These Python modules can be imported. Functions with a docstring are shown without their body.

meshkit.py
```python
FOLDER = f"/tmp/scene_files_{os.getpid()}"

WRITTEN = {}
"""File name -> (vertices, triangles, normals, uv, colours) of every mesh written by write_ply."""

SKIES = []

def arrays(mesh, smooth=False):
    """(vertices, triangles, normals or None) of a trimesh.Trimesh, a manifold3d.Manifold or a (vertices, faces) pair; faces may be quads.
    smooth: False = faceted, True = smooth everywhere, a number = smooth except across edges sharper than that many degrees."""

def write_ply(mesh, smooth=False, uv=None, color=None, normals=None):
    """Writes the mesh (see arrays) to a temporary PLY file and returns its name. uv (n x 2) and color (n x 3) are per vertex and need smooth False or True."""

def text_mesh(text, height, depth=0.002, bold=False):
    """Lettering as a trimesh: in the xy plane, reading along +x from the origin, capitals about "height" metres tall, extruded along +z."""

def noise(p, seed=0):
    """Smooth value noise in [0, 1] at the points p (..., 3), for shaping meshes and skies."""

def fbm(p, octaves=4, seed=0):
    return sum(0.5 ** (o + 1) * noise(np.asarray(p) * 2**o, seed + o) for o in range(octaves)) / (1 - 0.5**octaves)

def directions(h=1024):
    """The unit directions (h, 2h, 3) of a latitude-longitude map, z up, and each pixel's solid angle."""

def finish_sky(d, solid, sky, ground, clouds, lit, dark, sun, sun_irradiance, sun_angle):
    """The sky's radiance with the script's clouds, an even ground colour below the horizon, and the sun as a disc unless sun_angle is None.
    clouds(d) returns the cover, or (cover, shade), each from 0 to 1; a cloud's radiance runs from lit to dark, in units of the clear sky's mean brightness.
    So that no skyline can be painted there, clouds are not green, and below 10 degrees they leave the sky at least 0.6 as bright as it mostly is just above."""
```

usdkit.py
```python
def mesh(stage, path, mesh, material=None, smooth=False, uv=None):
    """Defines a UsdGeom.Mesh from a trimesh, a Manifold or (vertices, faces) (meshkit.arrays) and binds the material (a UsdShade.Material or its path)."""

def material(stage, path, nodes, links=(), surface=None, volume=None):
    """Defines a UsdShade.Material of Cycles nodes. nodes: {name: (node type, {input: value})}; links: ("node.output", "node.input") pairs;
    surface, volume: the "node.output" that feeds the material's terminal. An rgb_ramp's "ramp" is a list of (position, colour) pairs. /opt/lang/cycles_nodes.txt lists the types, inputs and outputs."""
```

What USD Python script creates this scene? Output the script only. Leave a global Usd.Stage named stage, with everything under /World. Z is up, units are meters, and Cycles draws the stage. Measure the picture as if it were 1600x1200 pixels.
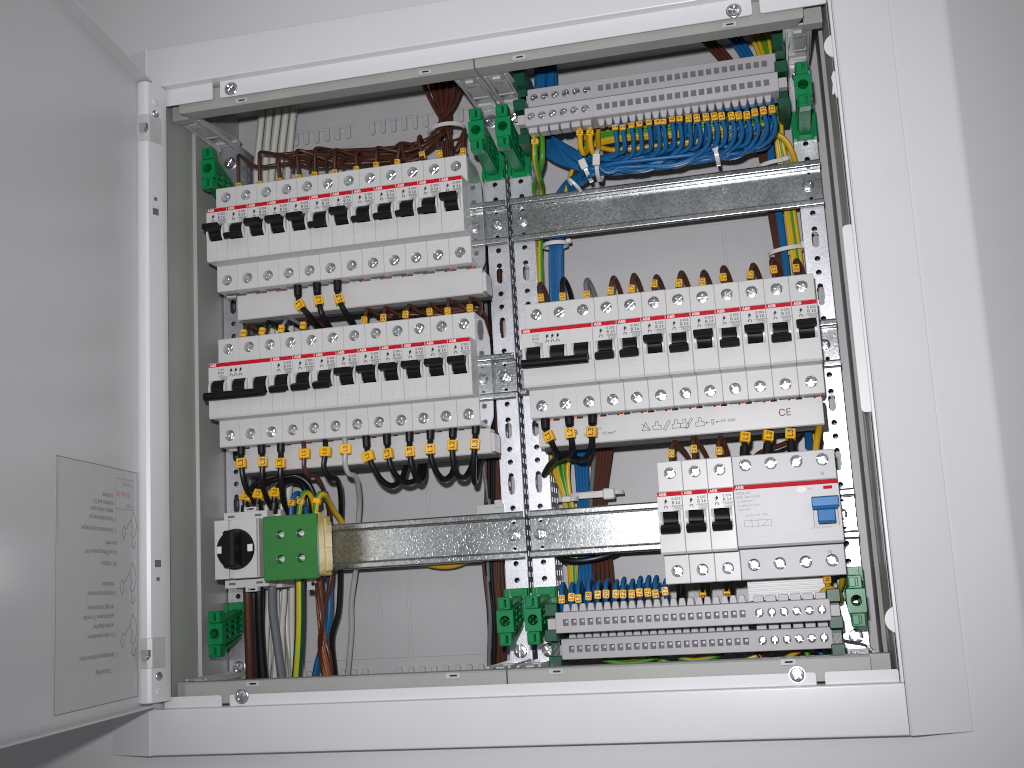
import math, random
import numpy as np, trimesh, manifold3d, mapbox_earcut
from shapely.geometry import Polygon, Point, box as sbox
from scipy.spatial.transform import Rotation as Rot
import usdkit, meshkit
from pxr import Usd, UsdGeom, UsdLux, UsdShade, Gf, Sdf

stage = Usd.Stage.CreateInMemory()
UsdGeom.SetStageUpAxis(stage, UsdGeom.Tokens.z); UsdGeom.SetStageMetersPerUnit(stage, 1.0)
UsdGeom.Xform.Define(stage, '/World'); UsdGeom.Scope.Define(stage, '/World/Looks')
MM = 0.001
# all lengths below are in millimetres: x to the right, y into the wall (0 = face of the breakers' terminal shoulders), z up (0 = top rail)

# ------------------------------------------------------------------ camera, light
CAM = np.array([418.785, -849.612, -286.718]); FPX = 1867.7
RM = Rot.from_euler('xyz', [-0.1720, 0.2188, -0.0944]).as_matrix()
cam = UsdGeom.Camera.Define(stage, '/World/camera')
cam.CreateHorizontalApertureAttr(36.0); cam.CreateVerticalApertureAttr(27.0)
cam.CreateFocalLengthAttr(36.0 * FPX / 1600.0); cam.CreateClippingRangeAttr(Gf.Vec2f(0.01, 50))
cam.CreateExposureAttr(0.0)
_w = lambda r: np.array([r[0], r[2], -r[1]])
_r, _u, _b = _w(RM[0]), -_w(RM[1]), -_w(RM[2])
cam.AddTransformOp().Set(Gf.Matrix4d(*_r, 0, *_u, 0, *_b, 0, *(CAM * MM), 1))

def ray(px, py):
    d = np.array([(px - 800) / FPX, (py - 600) / FPX, 1.0]) @ RM
    return np.array([d[0], d[2], -d[1]])
def at(px, py, Y):
    """a point of the photograph, at depth Y"""
    d = ray(px, py); return CAM + d * (Y - CAM[1]) / d[1]

def look(light, pos, target):
    p, t = np.array(pos, float), np.array(target, float)
    b = (p - t) / np.linalg.norm(p - t); r = np.cross([0, 0, 1.0], b); r /= np.linalg.norm(r); u = np.cross(b, r)
    light.AddTransformOp().Set(Gf.Matrix4d(*r, 0, *u, 0, *b, 0, *(p * MM), 1))
FLASH, ROOM, DOME = 0.83, 0.6, 0.135
fl = UsdLux.SphereLight.Define(stage, '/World/flash_lamp')        # the camera's own flash, a little above the lens, a beam that weakens to its sides
fl.CreateRadiusAttr(0.011); fl.CreateNormalizeAttr(True); fl.CreateIntensityAttr(9.0 * FLASH); fl.CreateColorAttr(Gf.Vec3f(1.0, 0.975, 1.015))
sh = UsdLux.ShapingAPI.Apply(fl.GetPrim()); sh.CreateShapingConeAngleAttr(38.0); sh.CreateShapingConeSoftnessAttr(1.0)
look(fl, CAM + 62 * _u - 25 * _r, at(900, 480, 0))
rl = UsdLux.RectLight.Define(stage, '/World/room_lamp')           # the room's lamp behind and above the photographer
rl.CreateWidthAttr(1.3); rl.CreateHeightAttr(0.9); rl.CreateIntensityAttr(2.0 * ROOM); rl.CreateColorAttr(Gf.Vec3f(0.95, 0.97, 1.0))
look(rl, [1500, -2100, 800], [300, 0, -150])
dome = UsdLux.DomeLight.Define(stage, '/World/room_light')
dome.CreateIntensityAttr(1.0)
dm = usdkit.material(stage, '/World/Looks/room_air', {'b': ('background_shader', {'color': (0.95, 0.96, 1.0), 'strength': DOME})}, surface='b.background')
UsdShade.MaterialBindingAPI.Apply(dome.GetPrim()).Bind(dm)

# ------------------------------------------------------------------ materials
def mat(name, col, rough=0.45, metal=0.0, var=0.05, nscale=60, bump=0.0, bscale=900, spec=0.5, coat=0.0, bdist=0.0002):
    n = {'tc': ('texture_coordinate', {}), 'no': ('noise_texture', {'scale': float(nscale), 'detail': 4.0}),
         'ra': ('rgb_ramp', {'ramp': [(0.3, tuple(c * (1 - var) for c in col)), (0.7, tuple(min(1, c * (1 + var)) for c in col))]}),
         'p': ('principled_bsdf', {'roughness': rough, 'metallic': metal, 'specular_ior_level': spec, 'coat_weight': coat})}
    l = [('tc.object', 'no.vector'), ('no.fac', 'ra.fac'), ('ra.color', 'p.base_color')]
    if bump:
        n['n2'] = ('noise_texture', {'scale': float(bscale), 'detail': 3.0}); n['bu'] = ('bump', {'strength': bump, 'distance': bdist})
        l += [('tc.object', 'n2.vector'), ('n2.fac', 'bu.height'), ('bu.normal', 'p.normal')]
    return usdkit.material(stage, '/World/Looks/' + name, n, l, surface='p.BSDF')
M = {}
M['plaster'] = mat('plaster', (0.65, 0.655, 0.655), 0.85, var=0.02, nscale=7, bump=0.25, bscale=260, bdist=0.0004)
M['enamel'] = mat('enamel', (0.72, 0.72, 0.725), 0.32, var=0.012, nscale=25, bump=0.10, bscale=700)
M['door_enamel'] = mat('door_enamel', (0.68, 0.685, 0.69), 0.31, var=0.012, nscale=18, bump=0.05, bscale=500)
M['box_grey'] = mat('box_grey', (0.37, 0.38, 0.355), 0.45, var=0.04, nscale=30, bump=0.12, bscale=900)
M['back_grey'] = mat('back_grey', (0.46, 0.46, 0.46), 0.42, var=0.04, nscale=22, bump=0.12, bscale=700)
M['clip_grey'] = mat('clip_grey', (0.50, 0.51, 0.50), 0.3, var=0.05)
M['breaker'] = mat('breaker', (0.59, 0.59, 0.575), 0.36, var=0.02, nscale=80, bump=0.06, bscale=1500)
M['breaker_side'] = mat('breaker_side', (0.44, 0.45, 0.44), 0.07, var=0.05, nscale=80)
M['rcd'] = mat('rcd', (0.47, 0.475, 0.475), 0.40, var=0.02, nscale=80, bump=0.06, bscale=1500)
M['busbar'] = mat('busbar', (0.56, 0.56, 0.55), 0.35, var=0.025)
M['red'] = mat('red', (0.52, 0.006, 0.018), 0.6, var=0.03, spec=0.15)
M['black'] = mat('black', (0.007, 0.007, 0.008), 0.42, var=0.1, spec=0.2)
M['ink'] = mat('ink', (0.05, 0.05, 0.055), 0.6)
M['pale_ink'] = mat('pale_ink', (0.25, 0.25, 0.26), 0.6)
M['print_ink'] = mat('print_ink', (0.17, 0.17, 0.175), 0.6)
M['white_ink'] = mat('white_ink', (0.85, 0.8, 0.8), 0.5)
M['blue_ink'] = mat('blue_ink', (0.25, 0.33, 0.55), 0.6)
M['red_ink'] = mat('red_ink', (0.60, 0.16, 0.2), 0.6)
M['paper'] = mat('paper', (0.62, 0.625, 0.62), 0.6, var=0.02)
M['blue_toggle'] = mat('blue_toggle', (0.010, 0.165, 0.43), 0.35)
M['cream'] = mat('cream', (0.66, 0.64, 0.56), 0.4)
M['green'] = mat('green', (0.0, 0.22, 0.065), 0.32, var=0.08)
M['green_plate'] = mat('green_plate', (0.028, 0.19, 0.035), 0.5, var=0.05, bump=0.1, bscale=1200)
M['dark_green'] = mat('dark_green', (0.004, 0.075, 0.035), 0.4)
M['amber'] = mat('amber', (0.70, 0.54, 0.17), 0.4, var=0.1, spec=0.3)
M['terminal'] = mat('terminal', (0.44, 0.435, 0.44), 0.42, var=0.02, nscale=70)
M['hole'] = mat('hole', (0.15, 0.145, 0.16), 0.6)
M['inset_grey'] = mat('inset_grey', (0.15, 0.145, 0.165), 0.6)
M['contact'] = mat('contact', (0.34, 0.34, 0.36), 0.5, 0.8)
M['dark'] = mat('dark', (0.012, 0.012, 0.014), 0.6)
M['yellow'] = mat('yellow', (0.86, 0.46, 0.008), 0.4, var=0.05)
M['tie'] = mat('tie', (0.62, 0.62, 0.58), 0.3)
M['copper'] = mat('copper', (0.60, 0.22, 0.13), 0.45, 0.6)
M['copper_wire'] = mat('copper_wire', (0.30, 0.105, 0.05), 0.36, 0.5, var=0.25, nscale=300)
M['screw'] = mat('screw', (0.70, 0.72, 0.745), 0.25, 1.0, var=0.08, nscale=300, bump=0.15, bscale=1500)
M['brown'] = mat('brown', (0.078, 0.027, 0.016), 0.36)
M['blue'] = mat('blue', (0.009, 0.11, 0.285), 0.4, spec=0.4)
M['wire_black'] = mat('wire_black', (0.007, 0.007, 0.008), 0.36, spec=0.4)
M['grey_wire'] = mat('grey_wire', (0.15, 0.165, 0.18), 0.35)
M['pale_wire'] = mat('pale_wire', (0.42, 0.43, 0.42), 0.35)
M['white_cable'] = mat('white_cable', (0.60, 0.60, 0.54), 0.4)
M['yellow_wire'] = mat('yellow_wire', (0.62, 0.36, 0.012), 0.36)
def galv(name, base, rough, vscale, con=0.45):
    n = {'tc': ('texture_coordinate', {}), 'v': ('voronoi_texture', {'scale': float(vscale), 'randomness': 1.0}), 'no': ('noise_texture', {'scale': 420.0, 'detail': 5.0}),
         'no2': ('noise_texture', {'scale': 22.0, 'detail': 3.0}),
         'm': ('mix', {'fac': 0.5}), 'm2': ('mix', {'fac': 0.22}), 'ra': ('rgb_ramp', {'ramp': [(0.28, tuple(b * (1 - con) for b in base)), (0.72, tuple(min(1, b * (1 + con * .7)) for b in base))]}),
         'rr': ('map_range', {'from_min': 0.3, 'from_max': 0.7, 'to_min': rough - 0.03, 'to_max': rough + 0.07}),
         'bu': ('bump', {'strength': 0.35, 'distance': 0.0002}), 'p': ('principled_bsdf', {'metallic': 0.93})}
    l = [('tc.object', 'v.vector'), ('tc.object', 'no.vector'), ('tc.object', 'no2.vector'), ('v.color', 'm.color1'), ('no.color', 'm.color2'), ('m.color', 'm2.color1'), ('no2.color', 'm2.color2'),
         ('m2.color', 'ra.fac'), ('ra.color', 'p.base_color'), ('no2.fac', 'rr.value'), ('rr.result', 'p.roughness'), ('m.color', 'bu.height'), ('bu.normal', 'p.normal')]
    return usdkit.material(stage, '/World/Looks/' + name, n, l, surface='p.BSDF')
M['galv'] = galv('galvanised', (0.56, 0.585, 0.58), 0.24, 800)
M['post'] = galv('galvanised_post', (0.70, 0.72, 0.75), 0.40, 1300, 0.16)
def striped(name, a, b, lo, hi):
    n = {'uv': ('texture_coordinate', {}), 's': ('separate_xyz', {}), 'r': ('rgb_ramp', {'ramp': [(0, a), (lo, a), (lo + 0.01, b), (hi, b), (hi + 0.01, a), (1, a)]}), 'p': ('principled_bsdf', {'roughness': 0.36})}
    return usdkit.material(stage, '/World/Looks/' + name, n, [('uv.uv', 's.vector'), ('s.x', 'r.fac'), ('r.color', 'p.base_color')], surface='p.BSDF')
M['yg'] = striped('yellow_green', (0.62, 0.40, 0.015), (0.055, 0.26, 0.02), 0.30, 0.72)
M['gy'] = striped('green_yellow', (0.005, 0.10, 0.05), (0.50, 0.45, 0.02), 0.34, 0.50)
_vol = {'p': ('principled_bsdf', {'base_color': (0.62, 0.64, 0.62), 'roughness': 0.12, 'transmission_weight': 0.0})}

# ------------------------------------------------------------------ prim helpers
COUNT, BASE = {}, {}
def numbered(path):
    k = COUNT.get(path, 0); COUNT[path] = k + 1
    return path if k == 0 else '%s_%03d' % (path, k)
def tag(p, label=None, cat=None, group=None, kind=None):
    for k, v in (('label', label), ('category', cat), ('group', group), ('kind', kind)):
        if v: p.SetCustomDataByKey(k, v)
def thing(name, label, cat, base=(0, 0, 0), group=None):
    x = UsdGeom.Xform.Define(stage, numbered('/World/' + name))
    x.AddTranslateOp().Set(Gf.Vec3d(*(float(b) * MM for b in base)))
    p = x.GetPrim(); tag(p, label, cat, group); BASE[str(p.GetPath())] = np.array(base, float)
    return p
def obj(name, mesh, m, parent=None, smooth=30, uv=None, label=None, local=False):
    """one Mesh prim; mesh in mm, world coordinates unless local"""
    path = numbered((str(parent.GetPath()) if parent else '/World') + '/' + name)
    b = np.zeros(3)
    if parent: b = BASE.get(str(parent.GetPath()), np.zeros(3))
    v, f = (np.asarray(mesh.vertices), np.asarray(mesh.faces)) if hasattr(mesh, 'faces') else (np.asarray(mesh[0]), np.asarray(mesh[1]))
    v = (v - (0 if local else b)) * MM
    p = usdkit.mesh(stage, path, (v, f), M[m], smooth=smooth, uv=uv).GetPrim()
    BASE[path] = b
    if label: tag(p, label)
    return p
def dup(src, base, label, group=None):
    x = UsdGeom.Xform.Define(stage, numbered('/World/' + src.GetName().rstrip('0123456789').rstrip('_')))
    p = x.GetPrim(); p.GetReferences().AddInternalReference(src.GetPath()); p.SetInstanceable(True)
    x.GetTranslateOp().Set(Gf.Vec3d(*(float(b) * MM for b in base))) if x.GetTranslateOp() else x.AddTranslateOp().Set(Gf.Vec3d(*(float(b) * MM for b in base)))
    tag(p, label, src.GetCustomDataByKey('category'), group or src.GetCustomDataByKey('group'))
    return p
# ------------------------------------------------------------------ mesh helpers (mm)
def join(*ms): return trimesh.util.concatenate([m for m in ms])
def inset(poly, d):
    p = np.array(poly, float); n = len(p); area = 0.5 * np.sum(p[:, 0] * np.roll(p[:, 1], -1) - np.roll(p[:, 0], -1) * p[:, 1])
    if area < 0: p = p[::-1]
    out = []
    for i in range(n):
        a, b, c = p[i - 1], p[i], p[(i + 1) % n]
        e1, e2 = (b - a) / np.linalg.norm(b - a), (c - b) / np.linalg.norm(c - b)
        n1, n2 = np.array([-e1[1], e1[0]]), np.array([-e2[1], e2[0]]); k = max(0.3, 1 + n1 @ n2)
        out.append(b + (n1 + n2) / k * d)
    return p, np.array(out)
def prism(poly, a0, a1, axis='x', c=0.3):
    """extrude a polygon along an axis with small chamfers on its end edges; polygon coordinates are the other two axes in order"""
    p, q = inset(poly, c); n = len(p)
    lv = [(a0, q), (a0 + c, p), (a1 - c, p), (a1, q)] if c > 0 else [(a0, p), (a1, p)]
    V = []
    for s, ring in lv:
        for u, v in ring: V.append({'x': (s, u, v), 'y': (u, s, v), 'z': (u, v, s)}[axis])
    F = []
    for k in range(len(lv) - 1):
        for i in range(n):
            j = (i + 1) % n; a, b, cc, d = k * n + i, k * n + j, (k + 1) * n + j, (k + 1) * n + i
            F += [(a, b, cc), (a, cc, d)]
    tri = mapbox_earcut.triangulate_float64(np.ascontiguousarray(q if c > 0 else p), np.array([n], np.uint32)).reshape(-1, 3)
    F += [tuple(t[::-1]) for t in tri] + [tuple(t + (len(lv) - 1) * n) for t in tri]
    m = trimesh.Trimesh(np.array(V, float), np.array(F), process=False)
    if m.volume < 0: m.invert()
    return m
def bx(x0, x1, y0, y1, z0, z1, c=0.25):
    c = min(c, 0.3 * min(x1 - x0, y1 - y0, z1 - z0))
    P = [(y0 + c, z0), (y1 - c, z0), (y1, z0 + c), (y1, z1 - c), (y1 - c, z1), (y0 + c, z1), (y0, z1 - c), (y0, z0 + c)]
    return prism(P, x0, x1, 'x', c)
def cyl(cx, cz, r, y0, y1, n=20, r1=None):
    """cylinder along y"""
    a = np.linspace(0, 2 * np.pi, n, endpoint=False); r1 = r if r1 is None else r1
    V = [(cx + r * math.cos(t), y0, cz + r * math.sin(t)) for t in a] + [(cx + r1 * math.cos(t), y1, cz + r1 * math.sin(t)) for t in a] + [(cx, y0, cz), (cx, y1, cz)]
    F = []
    for i in range(n):
        j = (i + 1) % n; F += [(i, j, n + j), (i, n + j, n + i), (2 * n, j, i), (2 * n + 1, n + i, n + j)]
    m = trimesh.Trimesh(np.array(V, float), np.array(F), process=False)
    if m.volume < 0: m.invert()
    return m
def cylx(cy, cz, r, x0, x1, n=24):
    m = cyl(0, 0, r, 0, 1, n); v = m.vertices.copy()
    out = np.c_[x0 + (x1 - x0) * v[:, 1], cy + v[:, 0], cz + v[:, 2]]; m = trimesh.Trimesh(out, m.faces, process=False)
    if m.volume < 0: m.invert()
    return m
def mani(m):
    return manifold3d.Manifold(manifold3d.Mesh(np.asarray(m.vertices, np.float32), np.asarray(m.faces, np.uint32)))
def merged(m):
    m = trimesh.Trimesh(m.vertices, m.faces, process=True); m.merge_vertices(); return m
def cut(body, *tools):
    a = mani(merged(body))
    for t in tools: a = a - mani(merged(t))
    k = a.to_mesh(); return trimesh.Trimesh(k.vert_properties[:, :3], k.tri_verts, process=False)
def plate(poly, y0, y1, holes=()):
    """shapely polygon in (x, z) -> slab between y0 and y1"""
    P = poly
    for h in holes: P = P.difference(h)
    m = trimesh.creation.extrude_polygon(P, y1 - y0, engine='earcut'); v = m.vertices
    m = trimesh.Trimesh(np.c_[v[:, 0], y0 + v[:, 2], v[:, 1]], m.faces, process=False)
    if m.volume < 0: m.invert()
    return m
def rrect(x0, x1, z0, z1, r):
    return sbox(x0 + r, z0 + r, x1 - r, z1 - r).buffer(r, quad_segs=4)
def spline(P, n=6):
    P = np.array(P, float)
    if len(P) < 3: return P
    E = np.vstack([2 * P[0] - P[1], P, 2 * P[-1] - P[-2]]); out = []
    for i in range(1, len(E) - 2):
        p0, p1, p2, p3 = E[i - 1], E[i], E[i + 1], E[i + 2]
        d = [max(1e-6, np.linalg.norm(b - a) ** 0.5) for a, b in ((p0, p1), (p1, p2), (p2, p3))]   # centripetal
        t0, t1 = 0, d[0]; t2, t3 = t1 + d[1], t1 + d[1] + d[2]
        for t in np.linspace(t1, t2, n, endpoint=False):
            a1 = (t1 - t) / (t1 - t0) * p0 + (t - t0) / (t1 - t0) * p1; a2 = (t2 - t) / (t2 - t1) * p1 + (t - t1) / (t2 - t1) * p2; a3 = (t3 - t) / (t3 - t2) * p2 + (t - t2) / (t3 - t2) * p3
            b1 = (t2 - t) / (t2 - t0) * a1 + (t - t0) / (t2 - t0) * a2; b2 = (t3 - t) / (t3 - t1) * a2 + (t - t1) / (t3 - t1) * a3
            out.append((t2 - t) / (t2 - t1) * b1 + (t - t1) / (t2 - t1) * b2)
    out.append(P[-1]); return np.array(out)
def frames(S):
    T = np.gradient(S, axis=0); T /= np.maximum(np.linalg.norm(T, axis=1, keepdims=True), 1e-9)
    N = np.zeros_like(S); ref = np.array([0, -1.0, 0]); n = ref - T[0] * (ref @ T[0])
    if np.linalg.norm(n) < 0.2: n = np.array([1.0, 0, 0]) - T[0] * T[0][0]
    N[0] = n / np.linalg.norm(n)
    for i in range(1, len(S)):
        n = N[i - 1] - T[i] * (N[i - 1] @ T[i]); N[i] = n / max(np.linalg.norm(n), 1e-9)
    return T, N, np.cross(T, N)
def tube(S, r, k=8, twist=0.0, phase=0.0):
    """swept tube; r a number or one per point; returns mesh, uv"""
    T, N, B = frames(S); r = np.broadcast_to(np.asarray(r, float), (len(S),)); V, UV = [], []
    L = np.r_[0, np.cumsum(np.linalg.norm(np.diff(S, axis=0), axis=1))]
    for i in range(len(S)):
        for j in range(k + 1):
            a = 2 * math.pi * j / k + phase + twist * L[i]
            V.append(S[i] + r[i] * (math.cos(a) * N[i] + math.sin(a) * B[i])); UV.append((j / k, L[i] / 10))
    F = []
    for i in range(len(S) - 1):
        for j in range(k):
            a, b = i * (k + 1) + j, i * (k + 1) + j + 1; c, d = b + k + 1, a + k + 1
            F += [(a, b, c), (a, c, d)]
    for e, s in ((0, 1), (len(S) - 1, -1)):
        V.append(S[e]); UV.append((0, 0)); o = len(V) - 1
        for j in range(k):
            a, b = e * (k + 1) + j, e * (k + 1) + j + 1; F.append((o, b, a) if s > 0 else (o, a, b))
    m = trimesh.Trimesh(np.array(V), np.array(F), process=False)
    return m, np.array(UV)
TEXT = {}
def text(s, h, o, xd=(1, 0, 0), yd=(0, 0, 1), depth=0.12, bold=False, center=False):
    """lettering of capital height h mm lying at o, reading along xd"""
    if (s, bold) not in TEXT: TEXT[(s, bold)] = meshkit.text_mesh(s, 1.0, 0.05, bold)
    t = TEXT[(s, bold)]; v = np.array(t.vertices); xd, yd = np.array(xd, float), np.array(yd, float); xd /= np.linalg.norm(xd); yd /= np.linalg.norm(yd); n = np.cross(xd, yd)
    x = v[:, 0] - ((v[:, 0].max() + v[:, 0].min()) / 2 if center else 0); y = v[:, 1] - (0.5 if center else 0)
    w = np.array(o, float) + np.outer(x * h, xd) + np.outer(y * h, yd) + np.outer(v[:, 2] / 0.05 * depth, n)
    return trimesh.Trimesh(w, t.faces, process=False)
def seg(p, q, w, n, t=0.12):
    """a thin drawn line from p to q of width w lying on the face with normal n"""
    p, q, n = np.array(p, float), np.array(q, float), np.array(n, float); d = q - p; d /= np.linalg.norm(d); s = np.cross(n, d) * w / 2
    V = [p - s, p + s, q + s, q - s]; V = V + [x + n * t for x in V]
    F = [(0, 1, 2), (0, 2, 3), (4, 6, 5), (4, 7, 6), (0, 4, 5), (0, 5, 1), (1, 5, 6), (1, 6, 2), (2, 6, 7), (2, 7, 3), (3, 7, 4), (3, 4, 0)]
    m = trimesh.Trimesh(np.array(V), np.array(F), process=False)
    return m
def path2(pts, w, o, xd, yd, closed=False):
    xd, yd = np.array(xd, float), np.array(yd, float); n = np.cross(xd, yd); P = [np.array(o, float) + a * xd + b * yd for a, b in pts]
    if closed: P.append(P[0])
    return join(*[seg(a, b, w, n) for a, b in zip(P, P[1:])])
NF = (0, -1, 0)
def screw_mesh(cx, cz, r, y, ang=0.4, dome=1.0, cross=True, slot=True):
    """pan head screw facing -y: domed head with a cross recess, head base at y"""
    n = 20; a = np.linspace(0, 2 * np.pi, n, endpoint=False); rings = [(r, 0), (r, -0.58 * dome), (0.88 * r, -0.86 * dome), (0.55 * r, -dome)]
    V = [(cx + q * math.cos(t), y + d, cz + q * math.sin(t)) for q, d in rings for t in a] + [(cx, y - dome, cz), (cx, y, cz)]
    F = []
    for k in range(3):
        for i in range(n):
            j = (i + 1) % n; F += [(k * n + i, k * n + j, (k + 1) * n + j), (k * n + i, (k + 1) * n + j, (k + 1) * n + i)]
    for i in range(n):
        j = (i + 1) % n; F += [(3 * n + i, 3 * n + j, 4 * n), (j, i, 4 * n + 1)]
    m = trimesh.Trimesh(np.array(V), np.array(F), process=False)
    if m.volume < 0: m.invert()
    tools = []
    for q, L, w in ((0, 0.72 if not slot else 1.1, 0.24), (math.pi / 2, 0.62, 0.24)) if cross else ((0, 1.1, 0.24),):
        b = trimesh.creation.box((2 * L * r, dome * 1.3, w * r)); b.apply_transform(trimesh.transformations.rotation_matrix(ang + q, (0, 1, 0))); b.apply_translation((cx, y - dome, cz)); tools.append(b)
    return cut(m, *tools)
ORD = ['first', 'second', 'third', 'fourth', 'fifth', 'sixth', 'seventh', 'eighth', 'ninth', 'tenth', 'eleventh', 'twelfth', 'thirteenth', 'fourteenth', 'fifteenth', 'sixteenth', 'seventeenth', 'eighteenth', 'nineteenth', 'twentieth']

# ------------------------------------------------------------------ wall and cabinet
RZ = [0.0, -124.4, -248.2]; RZR = [0.0, -123.2, -248.2]
wallp = sbox(-2200, -1500, 549, 1500).difference(sbox(-60, -375, 500, 130))
_a = [(549 + 9 * math.sin(t), -31 - 9 * math.cos(t)) for t in np.linspace(0, math.radians(37), 9)]
_e = (_a[-1][0] + 900 * math.cos(math.radians(37)), _a[-1][1] + 900 * math.sin(math.radians(37)))
turn = prism([(540, -20), (540, -40.0)] + _a + [_e, (_e[0] - 20, _e[1] + 20)], -1500, 1500, 'z', 0)
w = obj('wall', join(plate(wallp.difference(sbox(540, -1600, 560, 1600)), -40, -20), turn), 'plaster', smooth=30); tag(w, 'plain pale grey plastered wall round the cabinet', 'wall', kind='structure')
ZT, ZB, XL, XR = 143.0, -390.5, -37.5, 477.5
OT, OB = 110.5, -358.5          # opening of the frame
cab = thing('distribution_cabinet', 'open white recessed electrical distribution cabinet with grey interior and hinged door', 'cabinet')
def rbox_front(x0, x1, z0, z1, y0, y1, r=1.6):
    return prism([(y0 + r, z0), (y1, z0), (y1, z1), (y0 + r, z1), (y0 + 0.4 * r, z1 - 0.3 * r), (y0, z1 - r), (y0, z0 + r), (y0 + 0.4 * r, z0 + 0.3 * r)], x0, x1, 'x', 0.2)
obj('frame_panel', rbox_front(XL, XR - 0.4, OT, ZT, -55, -37), 'enamel', cab)
obj('frame_panel', rbox_front(XL, XR - 0.4, ZB, OB, -55, -37), 'enamel', cab)
obj('frame_panel', prism([(XR, -54), (XR + 1.2, -55.2), (XR + 38, -42), (XR + 39, -38), (XR, -38)], ZB, ZT, 'z', 0.2), 'enamel', cab)
obj('frame_panel', prism([(XL, -38), (XL - 39, -38), (XL - 38, -42), (XL - 1.2, -55.2), (XL, -54)], ZB, ZT, 'z', 0.2), 'enamel', cab)
obj('frame_return', bx(XL, XL + 3, -54.2, -38, OB, OT), 'enamel', cab)
obj('frame_return', bx(XR - 2.2, XR - 0.3, -54, -46, OB, OT), 'enamel', cab)
for z0, z1 in ((97.3, OT + 1), (OB - 1, -350.9)):
    for x0, x1 in ((-31, 13.6), (20, 424.5), (430, XR - 2.6)):
        obj('flange', plate(rrect(x0, x1, z0, z1, 1.5).union(sbox(x0 + .1, min(z0, OB) if z1 < 0 else (z0 + z1) / 2, x1 - .1, z1 if z1 > 0 else (z0 + z1) / 2)) if True else None, -47.2, -46), 'enamel', cab)
for (x, z, a) in ((29.5, 103.2, .8), (412, 102, .3), (29.5, -352.2, .7), (413, -352, .6)):
    s = obj('flange_screw', screw_mesh(x, z, 4.6, -47.3, a, 2.2, slot=False), 'screw', cab)
    obj('washer', plate(Point(x, z).buffer(5.3), -47.9, -47.25), 'screw', s)
# tabs at the right edge of the opening
obj('latch_strip', plate(rrect(469.2, 484, -188, -62, 3.0).intersection(sbox(469, -190, 478.5, -60)), -49.5, -47.9), 'enamel', cab)
for z in (64.5, -320.5):
    obj('latch_tab', plate(Point(478.5, z).buffer(8.6, quad_segs=10).intersection(sbox(460, z - 10, 477.2, z + 10)), -49.5, -47.9), 'enamel', cab)
obj('hook', plate(Polygon([(474.5, 46), (477, 45), (477, 38), (475.3, 34), (475, 28), (473.6, 33), (472.6, 30.5), (473.6, 38), (473, 42)]).buffer(0.5), -49.3, -48.2), 'enamel', cab)
# box
SX0, SX1, BT, BB, BY = -31.0, 473.0, 140.0, -386.0, 90.0
obj('back_panel', bx(-33, 475, BY, BY + 3, BB, BT), 'back_grey', cab)
obj('box_panel', bx(-33, 475, -40, BY + 1, BT, BT + 3), 'box_grey', cab)
obj('box_panel', bx(-33, 475, -40, BY + 1, BB - 3, BB), 'box_grey', cab)
def sidep(s, o):   # stepped side wall in plan; s = +1 for the wall whose face looks along +x
    q = [(-46, -1.5), (-24, -1.5), (-20, 0), (4, 0), (5, 2.6), (8.2, 2.6), (9, 1.6), (12.5, 1.6), (13.3, 0.6), (BY, 0.6), (BY, -4), (-46, -4)]
    return prism([(o + s * b, a) for a, b in q], BB, BT, 'z', 0)
obj('side_panel', sidep(1, SX0), 'box_grey', cab); obj('side_panel', sidep(-1, SX1), 'box_grey', cab)
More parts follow.
